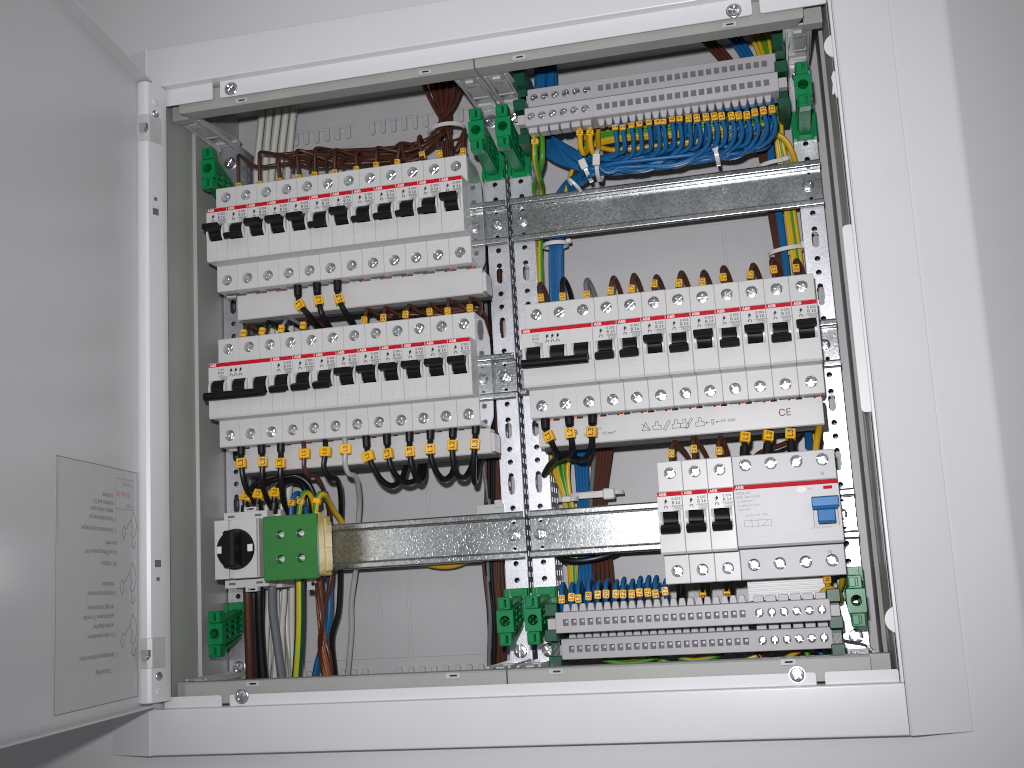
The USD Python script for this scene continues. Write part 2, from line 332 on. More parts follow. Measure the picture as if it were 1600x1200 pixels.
obj('front_lip', bx(-37, -32.7, -46.2, -40, OB, OT), 'box_grey', cab); obj('front_lip', bx(474.6, 477, -46, -40, OB, OT), 'box_grey', cab)
for zf, zin, zo in ((1, 91.7, 108), (-1, -341.7, -357)):
    for x0, x1, e0, e1 in ((-17, 221.3, 1, 0), (222.2, 459, 0, 1)):
        P = [(-43, zo), (-43, zin + 1.2 * zf), (-42, zin), (-27.8, zin), (-27, zin + 1 * zf), (-27, zo)]
        m = prism(P, x0, x1, 'x', 0.2); v = m.vertices.copy()
        if e0: v[v[:, 0] < x0 + 1, 0] += (v[v[:, 0] < x0 + 1, 1] + 43) / 16 * 6
        if e1: v[v[:, 0] > x1 - 1, 0] -= (v[v[:, 0] > x1 - 1, 1] + 43) / 16 * 6
        bar = obj('edge_bar', trimesh.Trimesh(v, m.faces, process=False), 'box_grey', cab)
        for xx in ((36, 184) if e0 else (256, 408)):
            obj('notch', join(bx(xx - 5, xx + 5, -44.1, -42.6, min(zin + .6 * zf, zin + 4.5 * zf), max(zin + .6 * zf, zin + 4.5 * zf)), bx(xx - 2, xx + 3, -44.4, -43.9, zin + 1.6 * zf - .7, zin + 1.6 * zf + 1.0)), 'clip_grey', bar)
            obj('slot', bx(xx - 2, xx + 3, -44.6, -44.0, zin + 2.4 * zf - .6, zin + 2.4 * zf + .6), 'dark', bar)
for x0, x1 in ((-30, -16), (459, 472)):
    for z0, z1 in ((92, 108), (-357, -342)): obj('corner_block', bx(x0, x1, -30, -20, z0, z1), 'box_grey', cab)
# raised fields on the back panel
def field(x0, x1, z0, z1): obj('back_field', bx(x0, x1, BY - 0.8, BY + 0.5, z0, z1), 'back_grey', cab)
for X0 in (-20, 236):
    field(X0 + 2, X0 + 150, -262, -10); field(X0 + 152, X0 + 222, -262, -10)
    field(X0 + 2, X0 + 105, -338, -266); field(X0 + 107, X0 + 130, -338, -266); field(X0 + 132, X0 + 222, -338, -266)
    field(X0 + 2, X0 + 76, 20, 100); field(X0 + 78, X0 + 112, 20, 100); field(X0 + 114, X0 + 222, 20, 100)
xs = [25 + 9.7 * k for k in range(6)] + [96 + 9.7 * k for k in range(6)] + [176 + 9.7 * k for k in range(3)]
for x in xs: obj('comb_tooth', prism([(x - 2.2, 108), (x - 1.4, 106.3), (x + 1.4, 106.3), (x + 2.2, 108), (x + 2.2, 118), (x - 2.2, 118)], BY - 3.5, BY + 1, 'y', 0.4), 'back_grey', cab)
for x in xs: obj('comb_link', bx(x + 2.2, x + 7, BY - 1.6, BY + .5, 116.5, 119), 'back_grey', cab)
for x in [24 + 9.7 * k for k in range(19)] + [250 + 9.7 * k for k in range(20)]:
    if not (80 < x < 92): obj('comb_tooth', prism([(x - 2.2, -365), (x + 2.2, -365), (x + 2.2, -347), (x + 1.4, -345.3), (x - 1.4, -345.3), (x - 2.2, -347)], BY - 3.5, BY + 1, 'y', 0.4), 'back_grey', cab)
# clips that carry the posts
for px_ in (-20.5, 210.5, 232, 455):
    for zf, za, zb in ((1, 93.5, 101.5), (-1, -343, -346)):
        w_ = 10.4
        t = prism([(-27, za), (-27, za + 1.5 * zf), (52, zb + 1.5 * zf), (52, zb)], px_ - w_, px_ + w_, 'x', 0.3)
        c = obj('post_clip', t, 'clip_grey', cab)
        def onp(y): return za + (zb - za) * (y + 27) / 79
        for (xa, xb, ya, yb, h) in ((-8.5, -6.8, -20, 48, 4), (6.8, 8.5, -20, 48, 4), (-6.5, 6.5, 20, 22, 3), (-5.5, 5.5, -6, 18, 1.4), (-9.8, 9.8, 44, 51, 2.4), (-3, 3, -16, -8, 2.2)):
            z = onp((ya + yb) / 2); obj('clip_rib', bx(px_ + xa, px_ + xb, ya, yb, min(z, z - h * zf), max(z, z - h * zf)), 'clip_grey', c)

# door: hinged on the left, standing open towards the viewer
DA = math.radians(8.0); DO = np.array([-40.0, -64.0, 0]); DU = np.array([math.sin(DA), -math.cos(DA), 0]); DN = np.array([math.cos(DA), math.sin(DA), 0])
def dp(s, n, z): return DO + DU * s + DN * n + np.array([0, 0, z])
def dbox(s0, s1, n0, n1, z0, z1, c=0.4):
    m = bx(s0, s1, n0, n1, z0, z1, c); v = m.vertices
    m = trimesh.Trimesh(DO + np.outer(v[:, 0], DU) + np.outer(v[:, 1], DN) + np.outer(v[:, 2], [0, 0, 1]), m.faces, process=False)
    if m.volume < 0: m.invert()
    return m
DZ0, DZ1, DW = -355.5, 112.5, 478
door = obj('door', dbox(0, DW, -1.2, 0, DZ0, DZ1), 'door_enamel', cab)
obj('door_lip', dbox(0.5, DW, -0.6, 11, DZ0 - 0.6, DZ0 + 1.0), 'door_enamel', door); obj('door_lip', dbox(0.5, DW, -0.6, 11, DZ1 - 1.0, DZ1 + 0.6), 'door_enamel', door); obj('door_lip', dbox(DW - 1, DW + .6, -0.6, 11, DZ0, DZ1), 'door_enamel', door)
hz = [(-42.5, -60), (-42, -64), (-39, -68.5), (-35, -70.5), (-31, -70.5), (-28.6, -69), (-24.4, -57), (-24.2, -50), (-27, -50), (-36, -58)]
hs = prism(hz, DZ0 + 2.5, DZ1 - 3, 'z', 0.5)
hinge = obj('hinge_strip', hs, 'enamel', door)
HN = np.array([12.0, -4.2, 0]); HN /= np.linalg.norm(HN)
for z, zz in ((72, 1), (-318.5, -1)):
    obj('hinge_pocket', join(prism([(-36, -71), (-30.6, -71.2), (-27.6, -69.4), (-24.0, -58.4), (-24.3, -57.6), (-28.6, -68.6), (-36, -70.2)], z - 10.5, z + 10.5, 'z', 0.3)), 'pale_clip' if 'pale_clip' in M else 'clip_grey', door)
    obj('hinge_pin', join(bx(-34, -28, -74, -70.6, z - 2.5, z + 2.5), cyl(-31, z - 3, 2.2, -75, -70.8)), 'screw', door)
    for k, o in enumerate((13 if zz > 0 else -16.5, 22.5 if zz > 0 else -27)):
        s = screw_mesh(0, 0, 3.0, 0, 0.5, 1.4); v = s.vertices; ctr = np.array([-26.3, -63.2, z + o])
        ax = np.cross([0, 0, 1], HN)
        m = trimesh.Trimesh(ctr + np.outer(v[:, 0], ax) + np.outer(-v[:, 1], HN) + np.outer(v[:, 2], [0, 0, 1]), s.faces, process=False)
        if m.volume < 0: m.invert()
        obj('hinge_screw', m, 'screw' if k == 0 else 'enamel', door)
for z, h in ((7, 4), (17, 2), (-256, 4), (-267, 2)):
    ctr = np.array([-26.3, -63.2, z]); ax = np.cross([0, 0, 1], HN); ww = 2.6 if h == 4 else 1.3
    V = [ctr + a * ax * ww + np.array([0, 0, b * h / 1.6]) + HN * e for e in (-.4, .25) for a, b in ((-1, -1), (1, -1), (1, 1), (-1, 1))]
    obj('strip_slot', trimesh.convex.convex_hull(np.array(V)), 'hole', door)
# instruction sheet, stuck upside down on the door
sh = obj('instruction_sheet', dbox(6, 131, 0.05, 0.30, -347.5, -190.5, 0.05), 'paper', door)
XD, YD = DU, np.array([0, 0, -1.0])
def spt(s, z): return dp(s, 0.31, z)
bl = [path2([(0, 0), (125, 0), (125, 157), (0, 157)], 0.38, spt(6, -190.5), XD, YD, True)]
obj('sheet_border', bl[0], 'print_ink', door)
TX = [(70, -316, 'Türanschlag', 3.4), (61, -306, '1  Befestigungsschraube lösen', 3.2), (61, -293, '2  Tür über verstellbaren', 3.2), (66, -287, 'unteren Bügel bei', 3.2), (66, -281, 'geschlossener Tür prüfen', 3.2), (66, -275, 'und ggf. nachjustieren', 3.2),
      (61, -266, '3  Befestigungsschraube', 3.2), (66, -260, 'festziehen', 3.2), (61, -246.5, 'Tür / Schloss', 3.4), (60, -239, 'Tür bei Öffnungswinkel 90°', 3.2), (60, -233, 'oder mehr', 3.2), (62, -224.5, '1  Schutzabdeckung einlegen', 3.2),
      (62, -217, '2  Schutzabdeckung an', 3.2), (67, -211.5, 'beiden Seiten unter', 3.2), (67, -206.5, 'schieben und Tür', 3.2), (67, -201.5, 'schließen', 3.2)]
TX = [(a, -347.5 + (b + 316) * 1.02 + 22, c, d) for a, b, c, d in TX]
obj('sheet_text', join(*[text(c, d * 0.88, spt(a - 20, b), XD, YD, 0.05) for a, b, c, d in TX]), 'print_ink', door)
obj('sheet_stamp', join(path2([(0, 0), (31, 0), (31, 21), (0, 21)], .4, spt(12, -197), XD, YD, True), text('Prüfung', 3.2, spt(14, -199), XD, YD, .05), text('Wien', 3.4, spt(14, -214), XD, YD, .05)), 'blue_ink', door)
obj('sheet_date', text('15 Nov 08', 3.6, spt(17, -206), XD, YD, .05), 'red_ink', door)
rs = random.Random(4)
sk = []
for (s0, z0, sc) in ((7, -229, .72), (8, -266, .8), (7, -302, .8)):
    pts = [(0, 0), (4, 9), (9, 12), (13, 9), (10, 2), (14, -6), (9, -14), (3, -9), (0, 0)]
    sk.append(path2([(a * sc, b * sc) for a, b in pts], .35, spt(s0, z0), XD, YD)); sk.append(path2([(14 * sc, -6 * sc), (26 * sc, 4 * sc), (31 * sc, 1 * sc), (35 * sc, 9 * sc), (30 * sc, 14 * sc), (26 * sc, 6 * sc)], .35, spt(s0, z0), XD, YD))
    sk.append(path2([(2 * sc, 15 * sc), (6 * sc, 22 * sc), (12 * sc, 20 * sc), (9 * sc, 14 * sc)], .5, spt(s0, z0), XD, YD))
obj('sheet_drawing', join(*sk), 'print_ink', door)
obj('sheet_print', text('2CPX 037 710 P9999   Printed in Germany   02.2007', 1.3, spt(127.5, -236), (0, 0, 1), XD, .05), 'pale_ink', door)

# ------------------------------------------------------------------ posts
PX = [-20.5, 210.5, 232.0, 455.5]
PN = ['outer left', 'left of the two middle', 'right of the two middle', 'outer right']
posts = []
for i, x in enumerate(PX):
    t = thing('perforated_post', 'galvanised perforated upright, %s, that carries the rail ends' % PN[i] if i in (1, 2) else 'galvanised perforated upright beside the cabinet wall at the %s' % ('hinge side' if i == 0 else 'latch side'), 'post', (x, 52, -345), 'uprights that carry the rails')
    holes = []
    for r in range(3):
        for k in (-4.55, -3.7, -2.7, -1.7, -0.7, 0.7, 1.7, 2.7, 3.7, 4.55):
            z = RZ[r] + k * 12.5
            if -330 < z < 92 and abs(k) < 4.6: holes.append(Point(x, z).buffer(2.1, quad_segs=5))
        if r < 2:
            for dz in (-42.0, -84.0): holes.append(rrect(x - 2.6, x + 2.6, RZ[r] + dz - 6, RZ[r] + dz + 6, 2.5))
    hs_ = [h for h in holes]
    obj('front_plate', plate(rrect(x - 8.6, x + 8.6, -345, 100, 1.0), 52, 53.4, hs_), 'post', t)
    for s in (-1, 1):
        side = sbox(54, -344, 84, 99)
        hh = [sbox(58 + 9 * q, z, 61 + 9 * q, z + 4) for q in range(3) for z in np.arange(-336, 92, 8.0)]
        m = plate(side, 0, 1.3, hh); v = m.vertices; xx = x + s * 8.6
        m = trimesh.Trimesh(np.c_[xx - 1.3 * (s > 0) + v[:, 1], v[:, 0], v[:, 2]], m.faces, process=False)
        if m.volume < 0: m.invert()
        obj('side_flange', m, 'post', t)
    for z in ((88, -335) if i else (84, -338)): obj('post_screw', screw_mesh(x, z, 5.2, 51.9, 0.6 + i, 2.4), 'screw', t)
    posts.append(t)
# ------------------------------------------------------------------ rails
def fillet(P, r, n=5):
    out = [np.array(P[0], float)]
    for a, b, c in zip(P, P[1:], P[2:]):
        a, b, c = (np.array(q, float) for q in (a, b, c)); u, v = (a - b) / np.linalg.norm(a - b), (c - b) / np.linalg.norm(c - b)
        ang = math.acos(max(-1, min(1, u @ v))); d = r / math.tan(ang / 2); m = (u + v) / np.linalg.norm(u + v); o = b + m * r / math.sin(ang / 2)
        p, q = b + u * d - o, b + v * d - o
        for t in np.linspace(0, 1, n):
            w_ = p * (1 - t) + q * t; out.append(o + w_ / np.linalg.norm(w_) * r)
    out.append(np.array(P[-1], float)); return out
def rail_poly():
    f = fillet([(45.6, 17.6), (44, 17.3), (44, 13.2), (51.6, 12.7), (51.6, -12.7), (44, -13.2), (44, -17.3), (45.6, -17.6)], 0.9)
    from shapely.geometry import LineString
    return list(LineString([tuple(q) for q in f]).buffer(0.55, cap_style=2, join_style=1, quad_segs=3).simplify(0.01).exterior.coords)[:-1]
RAILS = [(0, -29, 219.5, 'breaker rail behind the top row of the hinge side field'), (0, 223.5, 464, 'empty galvanised rail across the latch side field, below the blue wires'),
         (1, -29, 219.5, 'breaker rail behind the second row of the hinge side field'), (1, 223.5, 464, 'breaker rail behind the row over the blue toggle device'),
         (2, -29, 219.5, 'galvanised rail running on from the green terminal block, half empty'), (2, 223.5, 464, 'galvanised rail with bare end left of the three low breakers')]
for r, x0, x1, lab in RAILS:
    z = RZ[r] if x0 < 100 else RZR[r]
    t = thing('mounting_rail', lab, 'rail', (x0, 48, z), 'rails that carry the devices')
    m = prism([(a, b + z) for a, b in rail_poly()], x0, x1, 'x', 0.0)
    hol = [plate(Point(xx, z + dz).buffer(1.6), 40, 60) for xx in ((PX[0] if x0 < 100 else PX[2]), (PX[1] if x0 < 100 else PX[3])) for dz in (10.5, -10.5)]
    obj('rail_body', cut(m, *hol), 'galv', t)
    for xx in ((PX[0], PX[1]) if x0 < 100 else (PX[2] - 1, PX[3] - 1.5)): obj('rail_screw', screw_mesh(xx, z, 4.3, 51.4, xx % 3, 2.6), 'screw', t)

# ------------------------------------------------------------------ breakers
P_ = 17.5
def body_poly(n1=20.8, n0=-22.6):
    return [(0.6, 43), (0, 42.4), (0, n1 + .2), (-16.2, n1), (-17, n1 - .8), (-17, n0 + 1.6), (-16, n0), (-0.4, n0 + .2), (0, n0 - .3), (0, -42.4), (0.6, -43), (30, -43), (44, -32), (46, -20), (46, 20), (44, 32), (30, 43)]
def screw_in(t, x, z, y=4.4, r=3.75, a=None, rnd=random.Random(9)):
    obj('terminal_screw', screw_mesh(x, z, r, y + 1.2, rnd.uniform(-1, 1.2) if a is None else a, 2.0), 'screw', t)
def marks(x, cur, o):
    """printing under the stripe, o = left edge of the module"""
    xd, yd = (1, 0, 0), (0, 0, 1); y = -17.02
    q = [text('S 201', 1.6, (x + 1.2, y, 14.4), bold=True), text(cur, 2.0, (x + 1.2, y, 11.5), bold=True), text('~230/400V', 1.05, (x + .2, y, 9.7), bold=True),
         path2([(0, 0), (5.2, 0), (5.2, 2.0), (0, 2.0)], .22, (x + 2.2, y, 7.2), xd, yd, True), text('6000', 1.2, (x + 2.9, y, 7.6)), path2([(0, 0), (1.8, 0), (1.8, 1.7), (0, 1.7)], .22, (x + 4, y, 5.4), xd, yd, True), text('3', 1.0, (x + 4.5, y, 5.7))]
    return q
def symbol(x):
    xd, yd = (1, 0, 0), (0, 0, 1); y = -17.02
    return [path2([(0, 5.4), (0, 3.6), (-.9, 2.0)], .6, (x, y, 9.8), xd, yd), path2([(-.6, 4.5), (.6, 4.5), (.6, 3.4), (-.6, 3.4)], .7, (x, y, 9.8), xd, yd, True), path2([(-1.1, .9), (-1.1, -.2), (-1.1, 1), (0, 1.5), (.9, .9), (.9, -.4)], .5, (x, y, 9.2), xd, yd)]
def drum(t, x, up, body='black', wide=True):
    """toggle: drum + lever"""
    a = math.radians(11 if up else -25); cy, cz = -13.2, 0.0
    d = cylx(cy, cz, 7.0, x - 4.9, x + 4.9, 28); parts = [d]
    if wide:
        L = bx(x - 6.7, x + 6.7, -2.9, 2.9, -2.3, 2.3, 0.6); n = bx(x - 4.9, x + 4.9, 0, 9.5, -2.0, 2.0, 0.4)
        for m, off in ((L, 13.2), (n, 3.2)):
            v = m.vertices; yy, zz = -(v[:, 1] * (1 if m is n else 1) + off), v[:, 2]
            v2 = np.c_[v[:, 0], cy + yy * math.cos(a) - zz * math.sin(a) * -1 * 1.0, cz + -yy * math.sin(a) + zz * math.cos(a)]
            q = trimesh.Trimesh(v2, m.faces, process=False)
            if q.volume < 0: q.invert()
            parts.append(q)
    obj('toggle', join(*parts), body, t)
def rims(t, x):
    for s in (-1, 1):
        obj('toggle_rim', cylx(-12.4, 0.0, 8.2, x + s * 6.3 - .8, x + s * 6.3 + .8, 28), 'breaker', t)
def breaker_body(n, grid=True):
    x0 = -8.68; x1 = x0 + n * P_ - 0.14
    b = prism(body_poly(), x0, x1, 'x', 0.35); tools = []
    for k in range(n):
        x = k * P_
        for z in (34.5, -34.2): tools.append(cyl(x, z, 4.25, -1, 7.0, 20))
        tools.append(trimesh.creation.box((10.6, 20, 13.2), trimesh.transformations.translation_matrix((x, -10, 0.1))))
        if n == 1 or True:
            tools.append(trimesh.creation.box((.28, .7, 11.6), trimesh.transformations.translation_matrix((x, -17, -15.8))))
            if k: tools += [trimesh.creation.box((.3, .7, 13), trimesh.transformations.translation_matrix((x - P_ / 2, -17, -15.5))), trimesh.creation.box((.3, .7, 10), trimesh.transformations.translation_matrix((x - P_ / 2, -17, 12))),
                           trimesh.creation.box((.3, 1, 60), trimesh.transformations.translation_matrix((x - P_ / 2, 0, 45.2))), trimesh.creation.box((.3, 1, 60), trimesh.transformations.translation_matrix((x - P_ / 2, 0, -54.0)))]
    tools.append(trimesh.creation.box((x1 - x0 - 1.6, .6, .26), trimesh.transformations.translation_matrix(((x0 + x1) / 2, -17, -14.2))))
    return cut(b, *tools)
B1, B3 = breaker_body(1), breaker_body(3)
SIDE = prism([(2, 39), (28, 41), (42, 30), (43.5, 18), (43.5, -18), (42, -30), (28, -41), (2, -39)], 0, .3, 'x', 0)
def breaker1(up, cur, base, label):
    t = thing('circuit_breaker', label, 'circuit breaker', base)
    BASE[str(t.GetPath())] = np.zeros(3)
    obj('housing', B1, 'breaker', t)
    obj('red_stripe', bx(-8.2, 8.55, -17.12, -16.9, 17.2, 20.1, .02), 'red', t)
    obj('logo_lettering', text('ABB', 2.0, (-7.3, -17.13, 17.7), bold=True), 'white_ink', t)
    obj('printing', join(*marks(0.2, cur, 0), *symbol(-2.6)), 'ink', t)
    drum(t, 0, up); rims(t, 0)
    for z in (34.5, -34.2): screw_in(t, 0, z)
    obj('side_recess', trimesh.Trimesh(SIDE.vertices + [8.50, 0, 0], SIDE.faces, process=False), 'breaker_side', t)
    for z in (-43.2,): obj('clamp_mouth', bx(-5.5, 5.5, 8, 22, -43.6, -42.8), 'hole', t)
    return t
proto = {}
def put_breaker(up, cur, x, z, label, group):
    k = (up, cur)
    if k not in proto: proto[k] = breaker1(up, cur, (x, 0, z), label); tag(proto[k], group=group)
    else: dup(proto[k], (x, 0, z), label, group)
def three_pole(base, label, group):
    t = thing('three_pole_breaker', label, 'circuit breaker', base, group); BASE[str(t.GetPath())] = np.zeros(3)
    obj('housing', B3, 'breaker', t)
    obj('red_stripe', bx(-8.2, 43.4, -17.12, -16.9, 17.2, 20.1, .02), 'red', t)
    obj('logo_lettering', text('ABB', 2.0, (-7.3, -17.13, 17.7), bold=True), 'white_ink', t)
    xd, yd = (1, 0, 0), (0, 0, 1)
    q = [text('S 203', 1.35, (-.5, -17.02, 14.2)), text('B 16', 1.6, (-.5, -17.02, 11.6), bold=True), text('~400V', 1.0, (-.5, -17.02, 9.5)), path2([(0, 0), (5.2, 0), (5.2, 2), (0, 2)], .22, (1.8, -17.02, 7.0), xd, yd, True), text('6000', 1.2, (2.4, -17.02, 7.4))]
    for k in range(3): q += symbol(10.6 + 3.9 * k)
    obj('printing', join(*q), 'ink', t)
    for k in range(3): drum(t, k * P_, False, wide=False); rims(t, k * P_)
    obj('toggle_bar', join(cylx(-25.5, -6.8, 3.1, -7.6, 40.6, 16), bx(-4, 39.5, -24.5, -17, -8.4, -4.6)), 'black', t)
    for k in range(3):
        for z in (34.5, -34.2): screw_in(t, k * P_, z)
    obj('side_recess', trimesh.Trimesh(SIDE.vertices + [43.50, 0, 0], SIDE.faces, process=False), 'breaker_side', t)
    return t
X0L, X0R, X0B = 0.0, 248.3, 337.7
rowA = 'UDUUUDUDDDDU'
for i, c in enumerate(rowA):
    put_breaker(c == 'U', 'B 16', X0L + i * P_, 0, 'single-pole breaker, %s from the left in the top row, toggle %s' % (ORD[i], 'up' if c == 'U' else 'down'), 'single-pole breakers of the top row')
three_pole((X0L, 0, RZ[1]), 'three-pole breaker with long black bar at the left end of the second row', 'three-pole breakers')
for i, c in enumerate('DDDUUUUUU'):
    put_breaker(c == 'U', 'B 10' if i in (0, 1, 2, 6, 8) else 'B 16', X0L + (i + 3) * P_, RZ[1], 'single-pole breaker, %s right of the three-pole one in second left row, toggle %s' % (ORD[i], 'up' if c == 'U' else 'down'), 'single-pole breakers of the second left row')
three_pole((X0R, 0, RZR[1]), 'three-pole breaker with long black bar beside the right middle upright', 'three-pole breakers')
for i, c in enumerate('DDUDUDUDU'):
    put_breaker(c == 'U', 'B 16' if i < 6 else 'B 10', X0R + (i + 3) * P_, RZR[1], 'single-pole breaker, %s right of the three-pole one in right row, toggle %s' % (ORD[i], 'up' if c == 'U' else 'down'), 'single-pole breakers of the right row')
for i in range(3):
    put_breaker(False, 'B 16', X0B + i * P_, RZR[2], 'single-pole breaker, %s of the three beside the blue toggle device' % ORD[i], 'three single-pole breakers of the lowest row')

# residual current device
XB = X0B + 3 * P_ + .1
t = thing('residual_current_breaker', 'wide four-pole residual current breaker with blue toggle and red stripe', 'circuit breaker', (XB, 0, RZR[2])); BASE[str(t.GetPath())] = np.zeros(3)
x0, x1 = -8.6, 61.2
b = prism(body_poly(21.8, -21.5), x0, x1, 'x', 0.35); tools = []
SZ = (36.2, -33.0)
for k in range(4):
    for z in SZ: tools.append(cyl(k * P_ + .3, z, 4.4, -1, 7.0, 20))
tools.append(trimesh.creation.box((16.5, 14, 18.4), trimesh.transformations.translation_matrix((51, -14, -1))))
tools.append(trimesh.creation.box((69, .7, .3), trimesh.transformations.translation_matrix((27, -17, -14.5))))
obj('housing', cut(b, *tools), 'rcd', t)
obj('red_stripe', bx(-8.4, 61, -17.12, -16.9, 18.0, 21.0, .02), 'red', t)
obj('logo_lettering', text('ABB', 2.1, (-7.3, -17.13, 18.5), bold=True), 'white_ink', t)
q = [text('F204 AC', 1.7, (-7, -17.02, 14.8)), text('25A  IΔn 0,03A', 1.6, (-7, -17.02, 12.2)), text('Un 230/400V~', 1.1, (-6.5, -17.02, 9.6)), text('Im 1000A  Inc 10kA', 1.1, (-6.5, -17.02, 6.6)), text('50Hz  IP20', 1.1, (-6.5, -17.02, 3.9)), text('1/2  3/4  5/6  7/8N', 1.2, (-2, -17.02, -.2)), text('2CSF 204 101 R1250', 1.0, (40, -17.02, -11.4)), text('TEST', 1.0, (40.6, -17.02, 14.8)),
     path2([(0, 0), (18, 0), (18, -4), (0, -4)], .22, (-3, -17.02, -3.2), (1, 0, 0), (0, 0, 1), True), path2([(5, 1.2), (5, -5)], .2, (-3, -17.02, -3.2), (1, 0, 0), (0, 0, 1)), path2([(9, 1.2), (9, -5)], .2, (-3, -17.02, -3.2), (1, 0, 0), (0, 0, 1)), path2([(12, -4), (16, 0)], .2, (-3, -17.02, -3.2), (1, 0, 0), (0, 0, 1)),
     text('N', 2.6, (50.5, -.02, 25.2)), text('N', 2.6, (50.5, -.02, -28.5))]
obj('printing', join(*q), 'pale_ink', t)
tb = plate(Point(0, 0).buffer(1, quad_segs=8), -17.5, -16.8); v = tb.vertices * [3.4, 1, 2.0] + [36.5, 0, 15.2]
obj('test_button', trimesh.Trimesh(v, tb.faces, process=False), 'cream', t)
obj('status_flag', bx(51, 56.8, -17.25, -16.9, 14.6, 16.8, .03), 'red', t)
a = prism([(-10, -8), (-22, -8), (-23, -6.5), (-22, .5), (-24.8, 1.5), (-25.5, 3), (-25, 8.4), (-23.5, 9.2), (-10, 8)], 45.6, 57, 'x', .5)
b = prism([(-16, 1.5), (-24.9, 1.9), (-25.8, 3.4), (-25.3, 8.6), (-23.8, 9.6), (-16, 9)], 42.4, 60, 'x', .5)
obj('toggle', join(a, b), 'blue_toggle', t)
for k in range(4):
    for z in SZ: screw_in(t, k * P_ + .3, z, r=3.9)

# ------------------------------------------------------------------ busbars
def busbar(x0, x1, z0, z1, y, label, cap, n, xs0, zc, kind):
    t = thing('busbar', label, 'busbar', (x0, y, z0), 'busbars under the breaker rows')
    obj('cover', prism([(y + .8, z0), (y + 14, z0), (y + 14, z1), (y, z1), (y, z0 + .8)], x0, x1, 'x', .4), 'busbar', t)
    obj('back_channel', bx(x0 + 1, x1 + 2.5, y + 14.2, y + 17, z0 - 2.2, z1 - 2), 'dark', t)
    if cap: obj('end_cap', bx(x1 + .2, x1 + 3.2, y - 1, y + 16, z0 + 1, z1 - 4), 'busbar', t)
    for k in range(n):
        xx = xs0 + k * P_
        obj('copper_tooth', bx(xx + 2.2, xx + 6.0, y + .6, y + 3, z1 - 1, zc - 42.7, .1), 'copper', t)
        obj('tooth_cover', bx(xx - 7, xx + 1, y + .2, y + 4.4, z1 - .5, zc - 43.1, .1), 'clip_grey', t)
    return t
busbar(2, 205.5, -64.4, -44.6, 13, 'pale plastic comb busbar cover under the top row of breakers', True, 12, X0L, RZ[0], 0)
busbar(2, 205.5, -187.4, -168.6, 13, 'pale comb busbar cover under the second left row, behind looped black wires', True, 12, X0L, RZ[1], 0)
t = busbar(242.5, 447.5, -186.6, -167.6, 12, 'grey comb busbar cover with printed symbols and CE mark, under the right row', False, 12, X0R, RZR[1], 1)
yb = 11.95; xd, zd = (1, 0, 0), (0, 0, 1)
q = [text('ABB', 3.6, (262, yb, -179.4), bold=True), text('PS3/12/16', 1.6, (278, yb, -176.8)), text('Ui 400 V   10 mm²', 2.0, (276, yb, -180.8)), text('PS-END', 1.9, (376, yb, -179.0)), text('CE', 5.0, (416.5, yb, -178.2))]
def ic(pts, x, z, cl=True, w=.35): q.append(path2(pts, w, (x, yb, z + 1.5), xd, zd, cl))
ic([(0, 0), (3, 6), (6, 0)], 319, -182); ic([(0, 5), (6, 0)], 319, -182, False)
for x in (327, 341, 347, 358): ic([(0, 0), (6, 0), (6, 3), (4, 3), (4, 6), (2, 6), (2, 3), (0, 3)], x, -182)
ic([(0, 0), (4, 6), (5.4, 5), (1.4, -1)], 334.5, -182); ic([(0, 0), (5, 7), (6, 6), (1.4, -.6)], 350, -182.5); ic([(0, 0), (1.4, 0), (1.4, 3.4), (0, 3.4)], 369.5, -181.4)
for x in (365, 372.5): ic([(0, 0), (3, 0)], x, -180, False); ic([(1, .8), (0, 0), (1, -.8)], x, -180, False)
obj('printing', join(*q), 'ink', t)

# ------------------------------------------------------------------ main switch and earth block
t = thing('main_switch', 'pale grey main switch with round black rotary knob', 'switch', (12, 0, RZ[2]))
c0 = RZ[2] + 1.2
obj('housing', join(bx(-6.5, 4.9, -15, 20, c0 - 22, c0 + 22), bx(5.2, 7.6, -13.6, 20, c0 - 21.5, c0 + 21.5), bx(7.9, 27.6, -15, 20, c0 - 22, c0 + 22), bx(-6, 32, 20.2, 44, c0 - 30, c0 + 30)), 'breaker', t)
for z0, z1 in ((c0 + 22.4, c0 + 28.8), (c0 - 28.8, c0 - 22.4)):
    f = obj('mounting_flange', bx(-8, 28, 4, 20, z0, z1), 'breaker', t)
    for x in (-4.5, 18): obj('flange_slot', bx(x, x + 5.5, 3.8, 4.3, (z0 + z1) / 2 - .9, (z0 + z1) / 2 + .9), 'hole', f)
    up = z0 > c0; zz = z1 if up else z0 - 3.4
    obj('hook', cut(bx(9, 19, 4, 9, zz, zz + 3.4), bx(11, 17, 0, 20, zz + 1, zz + 2.4)), 'breaker', t)
obj('side_plate', bx(27.8, 29, -13, 20, c0 - 22, c0 + 22), 'breaker_side', t)
kn = cut(cyl(10.8, c0 - .3, 14.6, -17.2, -15.2, 48, 15.4), bx(-6, 0.2, -19, -14.5, c0 - 3, c0 + 2.6), bx(20.6, 25.4, -19, -14.5, c0 - 2.6, c0 + 3))
obj('knob', join(kn, prism([(4.6, -16.5), (6.4, -27), (8.5, -28.5), (13, -28.5), (15, -27), (16.8, -16.5)], c0 - 14, c0 + 13.4, 'z', 1.2)), 'black', t)
obj('position_mark', bx(-3.6, .1, -16.2, -14.8, c0 - 2.9, c0 + 2.5), 'white_ink', t); obj('position_mark', bx(20.7, 25.3, -16.2, -14.8, c0 - 2.5, c0 + 2.9), 'white_ink', t)
t = thing('earth_terminal_block', 'green faced earth terminal block with amber sides and four brass screws', 'terminal block', (56, 0, RZ[2]))
gx0, gx1, gz0, gz1 = 34.2, 77.0, c0 - 25.4, c0 + 22.2
